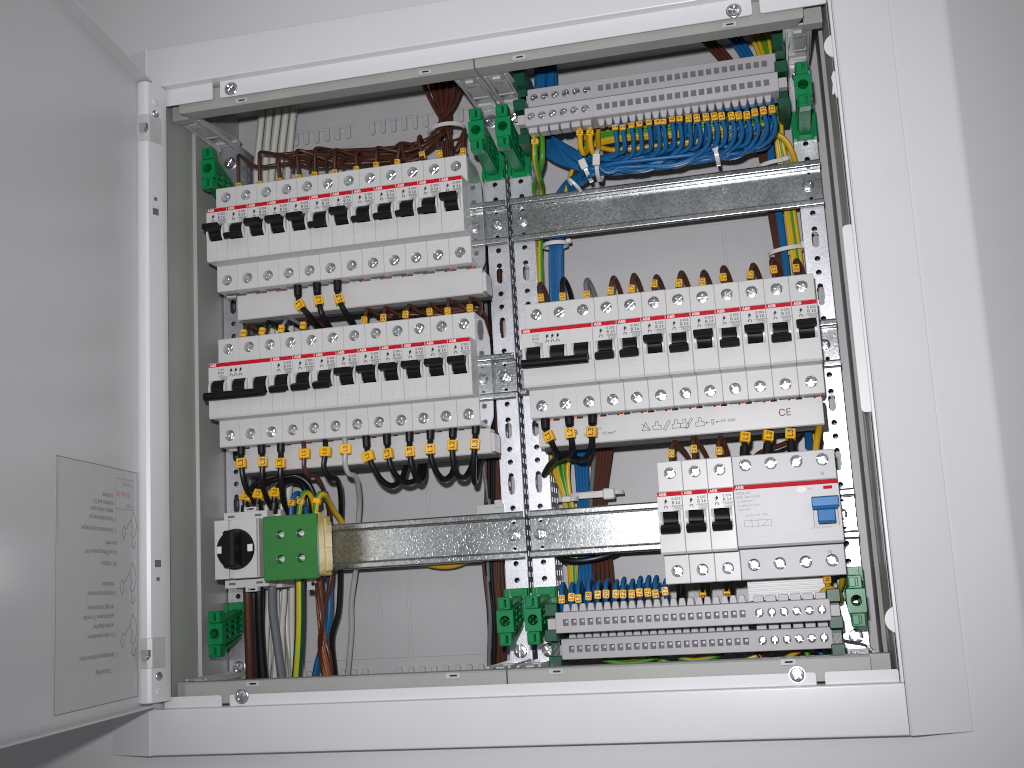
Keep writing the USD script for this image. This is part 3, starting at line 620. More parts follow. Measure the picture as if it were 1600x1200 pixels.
g = cut(bx(gx0, gx1, -17.5, -13, gz0, gz1, .6), *[cyl(x, z, 3.3, -20, -10, 20) for x in (48, 64) for z in (c0 + 8.2, c0 - 10)])
f = obj('face_plate', g, 'green_plate', t)
for x, z in ((41, c0 + 11), (72, c0 + 11.6), (41, c0 - 14), (72, c0 - 13)): obj('moulded_ring', cut(cyl(x, z, 2.9, -17.75, -17.3, 24), cyl(x, z, 2.4, -19, -16, 24)), 'green_plate', f)
for x in (48, 64):
    for z in (c0 + 8.2, c0 - 10): obj('clamp_screw', screw_mesh(x, z, 3.0, -13.5, .2, 1.6, cross=False), 'screw', t)
obj('amber_body', join(bx(gx0 + 1, gx1 - 2, -12.9, 15, gz0 + 2, gz1 - 1), bx(gx1 - 2.9, gx1 - .2, -12.9, -1, gz0 + 3, gz1 + 1), bx(gx1 - 2.9, gx1 + .6, -.8, 8, gz0 + 5, gz1 - 3), bx(gx1 - 2.9, gx1 - 1, 8.2, 15, gz0 + 6, gz1 - 5), bx(gx1 + .3, gx1 + 1.4, 0, 7, c0 - 3, c0 - 2), bx(gx0 + 4, gx1 - 14, 15.2, 43, gz0 + 8, gz1 - 6)), 'amber', t)
obj('fixing_tab', cut(bx(54, 62, 16, 18, gz0 - 8, gz0 + 3), cyl(59, gz0 - 3.5, 1.7, 10, 22)), 'clip_grey', t)

# ------------------------------------------------------------------ terminal strips
def strip(label, flip, zA, zB, YA, YB):
    """two stepped tiers; flip: screws on the left and wires below (top strip); else screws on the right and wires above"""
    t = thing('terminal_strip', label, 'terminal strip', (250, YA, zA), 'grey two-tier terminal strips')
    sgn = -1 if flip else 1
    for tier, (zc, y) in enumerate(((zA, YA), (zB, YB))):
        za, zb = zc - 7.2, zc + 7.2
        m = bx(250, 438.5, y, y + 24, za, zb, .4); tools = []; sx, hx = [], []
        for k in range(6): sx.append((255 if flip else 391.5) + 8.28 * k)
        for k in range(22): hx.append((307.2 if flip else 257.4) + 5.85 * k)
        for x in sx: tools.append(cyl(x, zc, 3.0, y - 1, y + 3, 20))
        for x in hx: tools.append(trimesh.creation.box((3.9, 7, 4.7), trimesh.transformations.translation_matrix((x, y, zc))))
        tools.append(trimesh.creation.box((.4, 1, 30), trimesh.transformations.translation_matrix((302 if flip else 387, y, zc))))
        obj('tier_housing', cut(m, *tools), 'terminal', t)
        obj('clamp_inset', bx(min(hx) - 2.5, max(hx) + 2.5, y + 3.4, y + 4, zc - 3, zc + 3), 'inset_grey' if flip else 'hole', t)
        for k, x in enumerate(hx):
            if flip: obj('contact', bx(x - 1.6, x + 1.6, y + 2.9, y + 3.6, zc - 2.2, zc - 1.3, .1), 'terminal', t)
            else: obj('contact', bx(x - .7, x + 1.2, y + 2.4, y + 3.5, zc - .4, zc + 1.5, .1), 'contact', t)
            # funnel where the wire enters
            zz = zc + sgn * 7.3
            obj('wire_funnel', prism([(x - 2.7, 0), (x + 2.7, 0), (x + 1.9, 4.6 * sgn), (x + 1.3, 5.4 * sgn), (x - 1.3, 5.4 * sgn), (x - 1.9, 4.6 * sgn)], y + 5.5, y + 12, 'y', .4).apply_translation((0, 0, zz)), 'terminal', t)
        for x in sx:
            obj('terminal_screw', screw_mesh(x, zc, 2.8, y + 2.6, x % 2.2, 1.6), 'screw', t)
            obj('screw_collar', cut(cyl(x, zc, 4.0, y - .35, y + .2, 24), cyl(x, zc, 3.3, y - 2, y + 2, 24)), 'terminal', t)
            zz = zc + sgn * 7.3
            obj('wire_mouth', bx(x - 3.4, x + 3.4, y + 4, y + 14, min(zz, zz + 4.2 * sgn), max(zz, zz + 4.2 * sgn)), 'terminal', t)
        for x in (249.9 - 6, 438.6): obj('end_tab', bx(x, x + 6, y + 2, y + 10, zc - 4.5, zc + 3), 'terminal', t)
    return t
strip('grey two-tier terminal strip under the top edge, screws at its left end', True, 84.8, 63.2, 10, -6)
strip('grey two-tier terminal strip at the bottom, screws at its right end', False, -313.6, -332.9, -6, 10)
HO = [(245.5, 1, 'top strip beside the middle uprights'), (441.5, 1, 'top strip beside the latch side upright'), (245.5, 0, 'bottom strip beside the middle uprights'), (441.5, 0, 'bottom strip beside the latch side upright')]
_p = stage.GetPrimAtPath('/World/terminal_strip_001')
obj('carrier_plate', join(bx(384, 440, 22, 24, -306, -286, .2), *[bx(384, 440, 21.5, 22.1, z, z + 1.2, .15) for z in np.arange(-304.5, -287, 2.6)]), 'busbar', _p)
for x, top, lab in HO:
    t = thing('terminal_holder', 'dark green plastic holder at the end of the ' + lab, 'holder', (x, 15, 74 if top else -323), 'dark green terminal strip holders')
    zs = ((93.5, 108), (71, 80), (48, 56)) if top else ((-309, -300), (-326.5, -318), (-345, -337))
    for k, (z0, z1) in enumerate(zs): obj('holder_jaw', bx(x - 4.6, x + 4.6, (2, -3, 8)[k], 34, z0, z1, .6), 'dark_green', t)
    obj('holder_spine', bx(x - 3.4, x + 3.4, 12, 58, zs[-1][0] + 3 if top else zs[-1][0] + 3, zs[0][1] - 3), 'dark_green', t)
    obj('holder_hook', prism([(30, zs[1][0] - 4), (54, zs[1][0] - 12), (58, zs[1][0] - 8), (36, zs[1][1] + 6)], x - 2.6, x + 2.6, 'x', .3), 'dark_green', t)

# ------------------------------------------------------------------ green brackets
BR = []
def bracket(x, xp, zc, down, label):
    t = thing('support_bracket', label, 'bracket', (x, 0, zc), 'green cover brackets on the uprights')
    w = 6.1
    sg = -1 if down else 1
    face = plate(sbox(x - w, zc - 8.6, x + w, zc + 7).buffer(-.6).buffer(.6), -2, 4.4, [Point(x, zc - .6).buffer(3.9, quad_segs=6)])
    obj('socket', join(face, cut(cyl(x, zc - .6, 4.6, -2.6, 6, 24), cyl(x, zc - .6, 3.8, -5, 30, 24))), 'green', t)
    for z0, z1 in ((7.2, 16.4), (-18, -8.8)):
        lug = cut(bx(x - 4.6, x + 4.8, -4, 6, zc + z0, zc + z1, .7), bx(x + .6, x + 2.2, -9, 2, zc + z0 + 1.8, zc + z1 - 1.8))
        l = obj('lug', join(lug, bx(x - 3.8, x + .4, -5.2, -3.8, zc + z0 + 1.4, zc + z1 - 1.2, .4)), 'green', t)
    for z0 in (-13, 9):
        m = bx(x - 4.4, x + 4.4, 4.6, 50, -1.3, 1.3, .3); v = m.vertices.copy(); s = (v[:, 1] - 4.6) / 45.4; v[:, 0] += (xp - x) * s; v[:, 2] += zc + z0 * (1 - s) + (z0 * .9 - 7 * (1 if not down else -1)) * s
        obj('arm', trimesh.Trimesh(v, m.faces, process=False), 'green', t)
    for k, xx in enumerate((-4.2, 4.2)):
        m = join(*[bx(x + xx - .9, x + xx + .9, 4.6, 50, za, zb, .2) for za, zb in ((-9.5, -6.2), (-3.6, -1.4), (1.2, 3.4), (5.2, 7.4))], *[bx(x + xx - .9, x + xx + .9, ya, ya + 2.4, -9, 7, .2) for ya in (6, 18, 32, 46)]); v = m.vertices.copy(); s = (v[:, 1] - 4.6) / 45.4; v[:, 0] += (xp - x) * s; v[:, 2] += zc - 7 * (1 if not down else -1) * s
        obj('web', trimesh.Trimesh(v, m.faces, process=False), 'green', t)
    zf = zc - 12 if not down else zc + 10
    obj('foot', join(bx(xp - 9.4, xp + 9.4, 49.4, 51.8, zf - 12, zf + 12, .5), bx(xp - 8.8, xp - 6.2, 45, 49.6, zf - 12 if not down else zf + 4, zf - 5 if not down else zf + 12), bx(xp + 6.2, xp + 8.8, 45, 49.6, zf - 12 if not down else zf + 4, zf - 5 if not down else zf + 12)), 'green', t)
bracket(-14.5, PX[0], 61, False, 'green plastic bracket left of the top breaker row')
bracket(210.5, PX[1], 61, False, 'green plastic bracket on left middle upright, right of the brown bunch')
bracket(231.6, PX[2], 61, False, 'green plastic bracket on right middle upright, beside the upper terminal strip')
bracket(455.6, PX[3], 60, False, 'green plastic bracket on latch side upright, right of the upper terminal strip')
bracket(-14.0, PX[0], -308.5, True, 'green plastic bracket under the black rotary switch')
bracket(212.5, PX[1], -310, True, 'green plastic bracket low on the left middle upright')
bracket(233, PX[2], -310, True, 'green plastic bracket low on right middle upright, beside the bottom strip')
bracket(456, PX[3], -308, True, 'green plastic bracket low on latch side upright, right of the bottom strip')
# ------------------------------------------------------------------ wires
RND = random.Random(21)
def jit(p, s=1.0): return p + np.array([RND.uniform(-s, s), RND.uniform(-s, s), RND.uniform(-s, s)])
def pts(*L): return [np.asarray(q, float) if isinstance(q, np.ndarray) else at(*q) for q in L]
MK = {'big': (7.6, 7.2, 5.4), 'num': (6.0, 4.7, 4.4), 'dig': (4.0, 4.4, 4.2), 'thin': (4.2, 5.0, 4.8), 'flag': (7.4, 8.6, 4.6)}
def wire(label, m, r, P, mark=None, group=None, cap=None, cone=None, k=8, n=6, cat='wire', name='wire', twist=0.0, phase=0.0):
    """P: points along the wire; mark = (index into P, text, size); cap / cone = length of a sleeve or tapered tip at the first point"""
    P = [np.asarray(p, float) for p in P]
    t = thing(name, label, cat, P[0], group); S = spline(P, n)
    rr = np.full(len(S), float(r))
    u, uv = tube(S, rr, k, twist, phase); obj('insulation', u, m, t, smooth=50, uv=None if m not in ('yg', 'gy') else uv) if m not in ('yg', 'gy') else obj('insulation', u, m, t, smooth=True, uv=uv)
    L = np.r_[0, np.cumsum(np.linalg.norm(np.diff(S, axis=0), axis=1))]
    if cap:
        j = max(2, int(np.searchsorted(L, cap))); c = np.vstack([S[0], S[0] + (S[j] - S[0]) * .5, S[j] - (S[j] - S[j - 1]) * .02])
        obj('end_sleeve', tube(c, [r * 1.42, r * 1.42, r * 1.34], 12)[0], 'wire_black', t, smooth=50)
    if cone:
        d = P[0] - P[1]; d /= np.linalg.norm(d)
        obj('wire_tip', tube(np.array([P[0], P[0] + d * cone * .5, P[0] + d * cone]), [r * 1.05, r * .7, r * .12], 8)[0], m, t, smooth=50)
    if mark:
        i, s, size = mark; l, wd, th = MK[size]; j = min(len(S) - 2, i * n); j = max(1, j); T = S[j + 1] - S[j - 1]; T /= np.linalg.norm(T)
        if T[2] < 0: T = -T
        N = np.array([0.12, -1.0, 0]); N = N - T * (N @ T); N /= np.linalg.norm(N); B = np.cross(T, N)
        if size in ('big', 'flag'): ang = RND.uniform(-.25, .25); N, B = N * math.cos(ang) + B * math.sin(ang), B * math.cos(ang) - N * math.sin(ang)
        wd2, th2 = max(wd, 2 * r + 1.1) / 2, max(th, 2 * r + 1.1) / 2
        m0 = bx(-l / 2, l / 2, -th2, th2, -wd2, wd2, .5); v = m0.vertices
        mm_ = trimesh.Trimesh(S[j] + np.outer(v[:, 0], T) + np.outer(-v[:, 1], N) + np.outer(v[:, 2], B), m0.faces, process=False)
        if mm_.volume < 0: mm_.invert()
        mk = obj('marker', mm_, 'yellow', t, smooth=30)
        if s: obj('lettering', text(s, min(3.6 if size == 'big' else 2.9, wd * .72), S[j] + N * (th2 + .03), T, np.cross(N, T), .06, bold=True, center=True), 'ink', mk)
    return t
def tie(label, c, d, rx, head=None, width=3.0, group='white cable ties'):
    """strap round a bundle at c, bundle direction d"""
    d = np.array(d, float); d /= np.linalg.norm(d); N = np.array([0, -1.0, 0]); N = N - d * (N @ d); N /= np.linalg.norm(N); B = np.cross(d, N); ra, rb = rx
    t = thing('cable_tie', label, 'cable tie', c, group); n = 28; V, F = [], []
    for i in range(n):
        a = 2 * math.pi * i / n
        for q, h in ((0, -1), (0, 1), (.9, 1), (.9, -1)):
            V.append(c + (ra + q) * math.cos(a) * B + (rb + q) * math.sin(a) * N + d * h * width / 2)
    for i in range(n):
        j = (i + 1) % n
        for q in range(4): a, b = i * 4 + q, i * 4 + (q + 1) % 4; e, f = j * 4 + (q + 1) % 4, j * 4 + q; F += [(a, b, e), (a, e, f)]
    m = trimesh.Trimesh(np.array(V), np.array(F), process=False)
    if m.volume < 0: m.invert()
    obj('strap', m, 'tie', t)
    if head is not None:
        hb, hn, s1, s2, s3 = head; m0 = bx(-s1 / 2, s1 / 2, -s2 / 2, s2 / 2, -s3 / 2, s3 / 2, .5); v = m0.vertices; o = c + B * hb + N * hn
        m = trimesh.Trimesh(o + np.outer(v[:, 0], B) + np.outer(v[:, 1], N) + np.outer(v[:, 2], d), m0.faces, process=False)
        if m.volume < 0: m.invert()
        obj('buckle', m, 'tie', t)
DOWN = np.array([0, 0, -16.0]); UP = -DOWN
# --- top row, brown wires from the terminals into the bunch
EM = [(373, 290), (406, 287), (437, 282.5), (467, 277), (492, 273), (523, 269), (557, 264), (588, 257.6), (621, 253), (660, 243), (687, 241), (724, 237.5)]
AP = [(372, 243), (405, 238), (434, 241), (464, 235), (492, 232), (523, 234), (556.5, 235), (588, 231), (624, 224), (654, 213), (683, 216), (724, 203)]
RUN = [(400, 257), (435, 254), (480, 250), (530, 248), (580, 246), (630, 241), (665, 228), (688, 210)]
FX = [663, 665, 674, 677, 686, 688, 697, 699, 708, 710, 720, 722]
for i in range(12):
    P = [at(*EM[i], 18) + DOWN, at(*EM[i], 18), at(AP[i][0], AP[i][1] + 8, 17), at(AP[i][0] + 2, AP[i][1], 22)]
    oy = RND.uniform(-13, 11) if i else 3
    for (x, y) in RUN:
        if x > AP[i][0] + (22 if i < 9 else 8): P.append(at(x, y + oy * (0.35 + .65 * min(1, (700 - x) / 60.0)) , 36 + RND.uniform(-4, 14)))
    if i == 11: P += [at(712, 232, 34), at(703, 222, 44)]
    P += [at(692 + 1.6 * (i - 6) + RND.uniform(-3, 3), 200, 46 + RND.uniform(-5, 5)), at(FX[11 - i] * .55 + 694 * .45, 165, 50 + 5 * (i % 2)), at(FX[11 - i], 136, 52 + 5 * (i % 2)), at(FX[11 - i] + (FX[11 - i] - 694) * .4, 100, 54 + 5 * (i % 2))]
    mk = (1, '%d' % (i + 1), 'num' if i > 8 else 'dig')
    wire('brown wire rising from the %s terminal of the top breaker row into the bunch' % ORD[i], 'brown', 1.5, P, mk, 'brown wires above the top row')
for q in range(7):
    o = RND.uniform(-1, 1); xs_ = 455 + 26 * q
    wire('brown wire lying in the bundle above the top breaker row', 'brown', 1.5, pts((xs_, 262, 20), (xs_ + 6, 246 + 3 * o, 30), (xs_ + 30, 243 + 8 * o, 42), (560 + 14 * q, 244 + 10 * o, 46 + 4 * o), (640, 238 + 9 * o, 48), (672, 222 + 6 * o, 48), (692 + 6 * o, 200, 52), (690 + 14 * o, 165, 56), (690 + 26 * o, 130, 58), (690 + 36 * o, 100, 60)), None, 'brown wires in the bundle above the top row')
for q in range(3):
    x = 688 + 7 * q
    wire('brown wire dropping from the tied bunch behind the top breaker row', 'brown', 1.5, [at(676 + 14 * q, 100, 60), at(679 + 13 * q, 136, 60), at(x + 2, 200, 55), at(x + 5, 250, 57), at(x + 8, 330, 62)], None, 'brown wires dropping behind the top row')
wire('dark brown wire looping down beside the tenth terminal of the top row', 'brown', 1.45, pts((612, 236, 36), (627, 224, 20), (630, 240, 14), (636, 251, 12), (650, 249, 13), (662, 246, 16)), None)
tie('cable tie round the brown bunch above the top row', at(698, 205, 47), at(694, 170, 50) - at(698, 220, 47), (15, 12), None, 3.2)
# --- white sheathed cables
WC = [(409, 415, 421), (421, 426, 432), (434, 434, 438), (446, 444, 445), (458, 455, 452)]
for i, (a, b, c) in enumerate(WC):
    wire('white sheathed cable, %s from the left of the five behind the left rows' % ORD[i], 'white_cable', 3.1, pts((a + 6, 120, 70), (a, 180, 70), (b - 14 + 2 * i, 277, 71), (b - 6, 400, 73), (b, 530, 74), (b + 4, 700, 74), (c - 4, 800, 74), (c + 2, 930, 74), (c + (0, -4, 2, 6, 8)[i], 1000, 74), (c - 6 + 8 * i, 1078, 74)), None, 'white sheathed cables', cat='cable', name='cable')
_c = stage.GetPrimAtPath('/World/cable_004')
_a, _b = at(459, 168, 67.1), at(456, 235, 67.1)
obj('printing', text('KABEL  3G1,5  COD', 2.2, _a + (1.0, 0, 0), _b - _a, np.cross((0, -1, 0), _b - _a), .05), 'pale_ink', _c)
# --- black feeders from the busbar of the top row
for i, (L, A) in enumerate((('L1', [(465, 444), (465.5, 460), (469, 477), (481, 490), (497, 510), (512, 530), (528, 560)]), ('L2', [(495, 441), (495.5, 455), (498, 470), (503, 491), (515, 511), (528, 530), (540, 560)]), ('L3', [(527, 437), (527.5, 452), (530, 468), (537, 483), (553, 507), (566, 530), (575, 560)]))):
    Y = [7.5, 7, 5, 5, 20, 34, 44]
    wire('black feeder marked %s from the top row busbar, passing behind the second row' % L, 'wire_black', 2.3, [at(*a, y) for a, y in zip(A, Y)], (2, L, 'big'), 'black feeders under the top row', cap=9, k=10)
# --- second row upper wires
R2 = [(381, 521, 385, 508, 'brown', '1'), (410, 518, 417, 503, 'wire_black', '1'), (440, 514, 447, 497, 'grey_wire', '1'), (474, 509, 478, 497, 'brown', '2'), (569.4, 501, 574, 481, 'brown', '25'), (599.4, 497, 602, 479.7, 'brown', '26'), (634, 492, 638, 477, 'brown', '29'), (671.6, 488, 671, 475, 'brown', '30'), (699.7, 487, 702, 465, 'brown', '31'), (734.4, 482, 735, 464.7, 'brown', '32')]
for i, (x, y, ax, ay, m, s) in enumerate(R2):
    left = i < 4
    end = [(ax + 20, ay + 8, 30), (ax + 36, ay + 20, 42), (ax + 48, ay + 60, 55)] if left else [(ax + 16, ay + 10, 30), (min(748, ax + 40), 492, 38), (752, 486, 44), (762, 520, 60), (766, 600, 64)]
    wire('%s wire into the %s of the second left row' % ({'brown': 'brown', 'wire_black': 'black', 'grey_wire': 'grey'}[m], ('first terminal', 'second terminal', 'third terminal', 'fourth terminal')[i] if left else ('seventh', 'eighth', 'ninth', 'tenth', 'eleventh', 'twelfth')[i - 4] + ' terminal'), m, 1.6, [at(x, y, 17) + DOWN, at(x, y, 17), at(ax - 1, ay + 5, 18), at(ax + 2, ay, 22)] + pts(*end), (1, s, 'num'), 'wires above the second left row')
wire('brown wire crossing from the right edge down beside the second row', 'brown', 1.6, pts((757, 440, 50), (752, 470, 44), (750, 490, 44), (757, 520, 60), (764, 600, 64)), None)
# --- second row lower wires
B = [('L1', [(376.5, 692), (377, 708), (377.5, 724), (379, 741), (384, 761), (395, 781), (410, 800)]), ('L2', [(408, 690), (409, 706), (410.6, 722), (409.7, 741), (411, 761), (418, 781), (430, 802)]), ('L3', [(438.8, 688), (439, 706), (438.8, 724), (438.4, 742), (440, 762), (444, 787), (452, 806)])]
for i, (L, A) in enumerate(B):
    wire('black feeder marked %s hanging from the second row three-pole breaker to the main switch' % L, 'wire_black', 2.2, [at(*a, y) for a, y in zip(A, (7.5, 7, 5, 5, 9, 18, 26))], (2, L, 'big'), 'black feeders to the main switch', cap=8.5, k=10)
wire('brown wire marked L1 with a double bend under the fourth terminal', 'brown', 1.9, pts((474, 684, 8), (475, 700, 6), (476, 709, 5), (475, 728, 5), (480, 741, 9), (493, 744, 20), (501, 755, 26), (508, 773, 42), (515, 805, 57), (518, 840, 62), (520, 900, 62)), (2, 'L1', 'flag'))
wire('black wire marked L2 with a double bend under the fifth terminal', 'wire_black', 2.2, pts((508, 682, 8), (508.5, 696, 6), (509, 706, 5), (506, 729, 5), (514, 745, 10), (526, 749, 20), (532, 769, 38), (533, 806, 57), (533, 840, 62), (532, 880, 60), (529, 955, 60), (519, 996, 62), (522, 1040, 64), (527, 1080, 66)), (2, 'L2', 'flag'))
wire('pale grey wire marked L3 running down behind the lower rail', 'pale_wire', 2.1, pts((538, 680, 8), (539, 692, 6), (540, 702, 5), (539, 722, 5), (544, 739, 10), (555, 744, 20), (560, 765, 36), (561.6, 788, 50), (560, 815, 58), (558, 850, 61), (556, 888, 60), (549, 942, 66), (549, 985, 70), (541, 1080, 74)), (2, 'L3', 'flag'))
LO = [('L1', [(572, 680), (573, 696), (576, 713), (583, 729), (596, 750), (612, 759), (626, 750), (634, 731), (638, 712)]), ('L2', [(604, 675), (605, 692), (607, 709), (611, 729), (622, 746), (637, 754), (650, 749), (657, 731), (660, 712)]), ('L3', [(639.7, 671), (640, 690), (640.5, 706), (644, 729), (650, 745), (656, 752), (662, 742), (663, 722), (664, 708)]),
      ('L1', [(672.5, 668), (672.6, 686), (672, 702), (676, 724), (685, 742), (695, 749), (705, 742), (710, 726), (712, 708)]), ('L2', [(707.8, 665), (707.5, 681), (707, 696), (708, 720), (715, 742), (725, 746), (733, 737), (740, 720), (744, 704)]), ('L3', [(743.8, 661), (743, 678), (742, 694), (740.5, 714), (740, 742), (742.5, 755), (746, 742), (748, 728), (757, 708)])]
for i, (L, A) in enumerate(LO):
    wire('black looped jumper marked %s under the %s terminal of the second left row' % (L, ('seventh', 'eighth', 'ninth', 'tenth', 'eleventh', 'twelfth')[i]), 'wire_black', 2.25, [at(*a, y) for a, y in zip(A, (7.5, 7, 5, 6, 12, 20, 28, 36, 44))], (2, L, 'big' if i else 'flag'), 'black looped jumpers', cap=9 - (i > 2), k=10)
# --- arcs above the main switch
for i, A in enumerate(([(383, 806, 18), (383, 792, 17), (386, 776, 17), (400, 756, 24), (428, 744, 32), (455, 742, 38), (478, 752, 42), (491, 775, 46), (496, 812, 52)], [(402, 804, 18), (402, 790, 17), (405, 773, 17), (416, 756, 26), (440, 746, 34), (462, 745, 40), (482, 758, 44), (488, 785, 48), (490, 815, 52)], [(427, 802, 18), (428, 788, 17), (431, 771, 17), (440, 756, 28), (456, 750, 36), (470, 754, 42), (478, 770, 46), (482, 795, 48), (484, 820, 52)])):
    wire('black arching wire from the %s top terminal of the main switch' % ORD[i], 'wire_black', 2.4, pts(*A), (2, 'L%d' % (i + 1), 'flag'), 'black arching wires over the main switch', cap=8, k=10)
# --- earth block wires
wire('blue wire marked N bending over behind the green block', 'blue', 2.0, pts((455, 815, 10), (455, 803, 10), (456, 786, 10), (460, 774, 12), (466, 771, 18), (473, 777, 26), (478, 797, 34), (480, 830, 40)), (2, 'N', 'thin'))
wire('yellow and green wire marked N arching over the green block', 'yg', 2.1, pts((466, 815, 8), (467, 803, 8), (470, 784, 8), (474, 772, 10), (480, 769, 14), (487, 778, 20), (492, 800, 28), (494, 830, 34)), (2, 'N', 'thin'), phase=2.6)
wire('yellow and green wire with blank sleeve sloping right over the rail', 'yg', 2.3, pts((492, 815, 10), (493, 800, 10), (495.5, 783, 10), (500, 772, 12), (506, 772, 16), (513, 782, 30), (522, 798, 45), (533, 814, 57), (545, 840, 66)), (2, '', 'thin'), phase=2.2)
wire('brown thin wire behind the green block', 'brown', 1.8, pts((510, 770, 48), (514, 800, 57), (514, 830, 62), (514, 900, 62)), None)
# --- thick conductors below the switch
wire('thick brown mains conductor under the main switch', 'brown', 3.6, pts((386, 890, 16), (387, 921, 16), (388, 970, 20), (390, 1020, 24), (391, 1085, 30)), None, k=12)
wire('thick black mains conductor beside the brown one', 'wire_black', 3.4, pts((404, 890, 18), (405, 919, 18), (406, 970, 22), (408, 1010, 26), (414, 1085, 32)), None, k=12)
wire('black conductor with white dashes behind the thick brown one', 'wire_black', 3.0, pts((396, 890, 24), (397, 921, 24), (399, 1000, 30), (402, 1085, 36)), None, k=10)
wire('thick grey mains conductor under the green block', 'grey_wire', 3.3, pts((425, 885, 18), (425, 912, 18), (426, 955, 22), (431, 992, 26), (444, 1085, 34)), None, k=12)
wire('thick green conductor with yellow stripe under the green block', 'gy', 3.7, pts((468, 890, 14), (468, 912, 14), (468, 974, 18), (466, 1020, 22), (461, 1085, 28)), None, k=16, phase=3.4)
wire('blue conductor crossing behind the bare copper', 'blue', 2.4, pts((516, 880, 34), (515, 908, 34), (514, 970, 36), (505, 1005, 38), (495, 1040, 40), (488, 1085, 42)), None, k=10)
wire('brown conductor twisting beside the bare copper', 'brown', 2.0, pts((519, 885, 26), (516, 912, 26), (508, 945, 28), (503, 975, 30), (500, 1010, 34), (508, 1050, 36), (512, 1085, 40)), None)
for q in range(4):
    wire('white sheathed cable in the lower bunch behind the thick conductors', 'white_cable', 2.6, pts((418 + 13 * q, 880, 50), (420 + 12 * q, 930, 52), (416 + 12 * q + 4 * (q % 2), 990, 54), (412 + 16 * q, 1085, 56)), None, 'white cables of the lower bunch', cat='cable', name='cable')
for q in range(2):
    wire('brown thin wire twisting along the bare copper strands', 'brown', 1.7, pts((492 + 8 * q, 885, 24), (497 + 6 * q, 930, 14 + 8 * q), (503 - 2 * q, 975, 12 + 14 * q), (500 + 14 * q, 1020, 26), (512 + 10 * q, 1085, 34)), None, 'brown thin wires beside the copper')
t = thing('copper_braid', 'bare copper strands hanging under the amber side of the green block', 'copper strands', at(498, 900, 18))
for k in range(9):
    S = []
    for s in np.linspace(0, 1, 22):
        a = k * 2 * math.pi / 9 + s * 5.2; rad = 1.9 + 0.5 * math.sin(6 * s + k); c = at(495 + 6 * s + 16 * s * s, 885 + 200 * s, 18 + 12 * s)
        S.append(c + np.array([rad * math.cos(a), rad * math.sin(a), 0]))
    obj('strand', tube(np.array(S), .95, 6)[0], 'copper_wire' if 'copper_wire' in M else 'copper', t, smooth=50)
# --- bundle between left rows and the middle uprights
VB = [('grey_wire', 762, 767, 1.9), ('brown', 756, 762, 1.6), ('wire_black', 768, 773, 1.9), ('brown', 773, 778, 1.7), ('brown', 779, 783, 1.7), ('brown', 784, 787, 1.6), ('wire_black', 760, 771, 1.8), ('brown', 776, 780, 1.6)]
for i, (m, a, b, r) in enumerate(VB):
    wire({'grey_wire': 'grey', 'brown': 'brown', 'wire_black': 'black'}[m] + ' wire in the upright bundle left of the middle uprights', m, r, pts((a - 6 + RND.uniform(-3, 3), 380, 66), (a - 3, 480, 64), (a + 2, 600, 62), (a + (-6 if i == 0 else 4), 720, 60), (a + 3, 800, 64), (a, 880, 62), (b + RND.uniform(-2, 2), 960, 62), (b + RND.uniform(-3, 3), 1040, 64), (b, 1075, 66)), None, 'wires of the upright bundle left of the middle uprights')
t = thing('bundle_clip', 'grey plastic clip standing on the lower left rail beside the uprights', 'clip', at(772, 800, 58)); c = at(772, 797, 58)
obj('clip_body', join(bx(c[0] - 12, c[0] + 10, 50, 62, c[2] - 5, c[2] + 4), bx(c[0] + 3, c[0] + 9, 48, 50.5, c[2] + 1, c[2] + 7)), 'clip_grey', t)
wire('yellow hose end showing under the lower left rail', 'yellow_wire', 3.2, pts((640, 862, 66), (662, 877, 66), (690, 883, 66), (715, 880, 66), (742, 866, 66)), None, k=10)
# --- blue wires of the upper strip
MX = [(961, 200), (973, 200), (986.5, 197), (999, 194.8), (1013.8, 192.5), (1027, 191.7), (1036.5, 191), (1050, 187.5), (1061.7, 186.7), (1075.8, 185.8), (1088.7, 185.8), (1103, 184), (1116, 183), (1127.5, 182.5), (1142.5, 182.5), (1154, 181.7), (1166.7, 181), (1179, 176.7), (1192.5, 174), (1206, 171.7)]
NUM = [str(k) for k in range(1, 15)] + [str(k) for k in range(27, 33)]
for i, (x, y) in enumerate(MX):
    tx = 960 + (1206 - 960) * i / 19.0; ty = 186 - (186 - 160) * i / 19.0
    yb = 238 - (x - 961) * .06 + (12 if i % 3 == 0 else 3 if i % 3 == 1 else 22) * .6
    P = [at(tx, ty, 6), at(x, y, 4), at(x + (6 if i > 9 else 3), y + 24, 6), at(x + (2 if i < 14 else 0), min(yb, y + 46) - 3, 12), at(x - 22, yb + 4, 20)]
    for bxp, byp in ((1120, 238), (1060, 250), (1000, 258), (950, 262), (925, 265)):
        if bxp < x - 40: P.append(at(bxp, byp + RND.uniform(-16, 10), 24 + RND.uniform(-8, 10)))
    o = RND.uniform(-1, 1)
    if i % 2: P += [at(905, 252 + o * 14, 30 + 4 * o), at(878, 232 + o * 10, 36), at(858 + o * 6, 205, 44), at(850 + o * 12, 170, 50), at(851 + o * 14, 110, 54)]
    else: P += [at(908, 279 + o * 10, 38 + 4 * o), at(888 + o * 4, 294 + o * 9, 52), at(873 + o * 8, 316, 59), at(868 + o * 8, 380, 60), at(870 + o * 8, 480, 62), at(880 + o * 8, 560, 64)]
    wire('blue wire with yellow sleeve %s, %s from the left in the upper terminal strip' % (NUM[i], ORD[i]), 'blue', 1.7, P, (1, NUM[i], 'num' if len(NUM[i]) > 1 else 'dig'), 'blue wires of the upper terminal strip', cone=6.5)
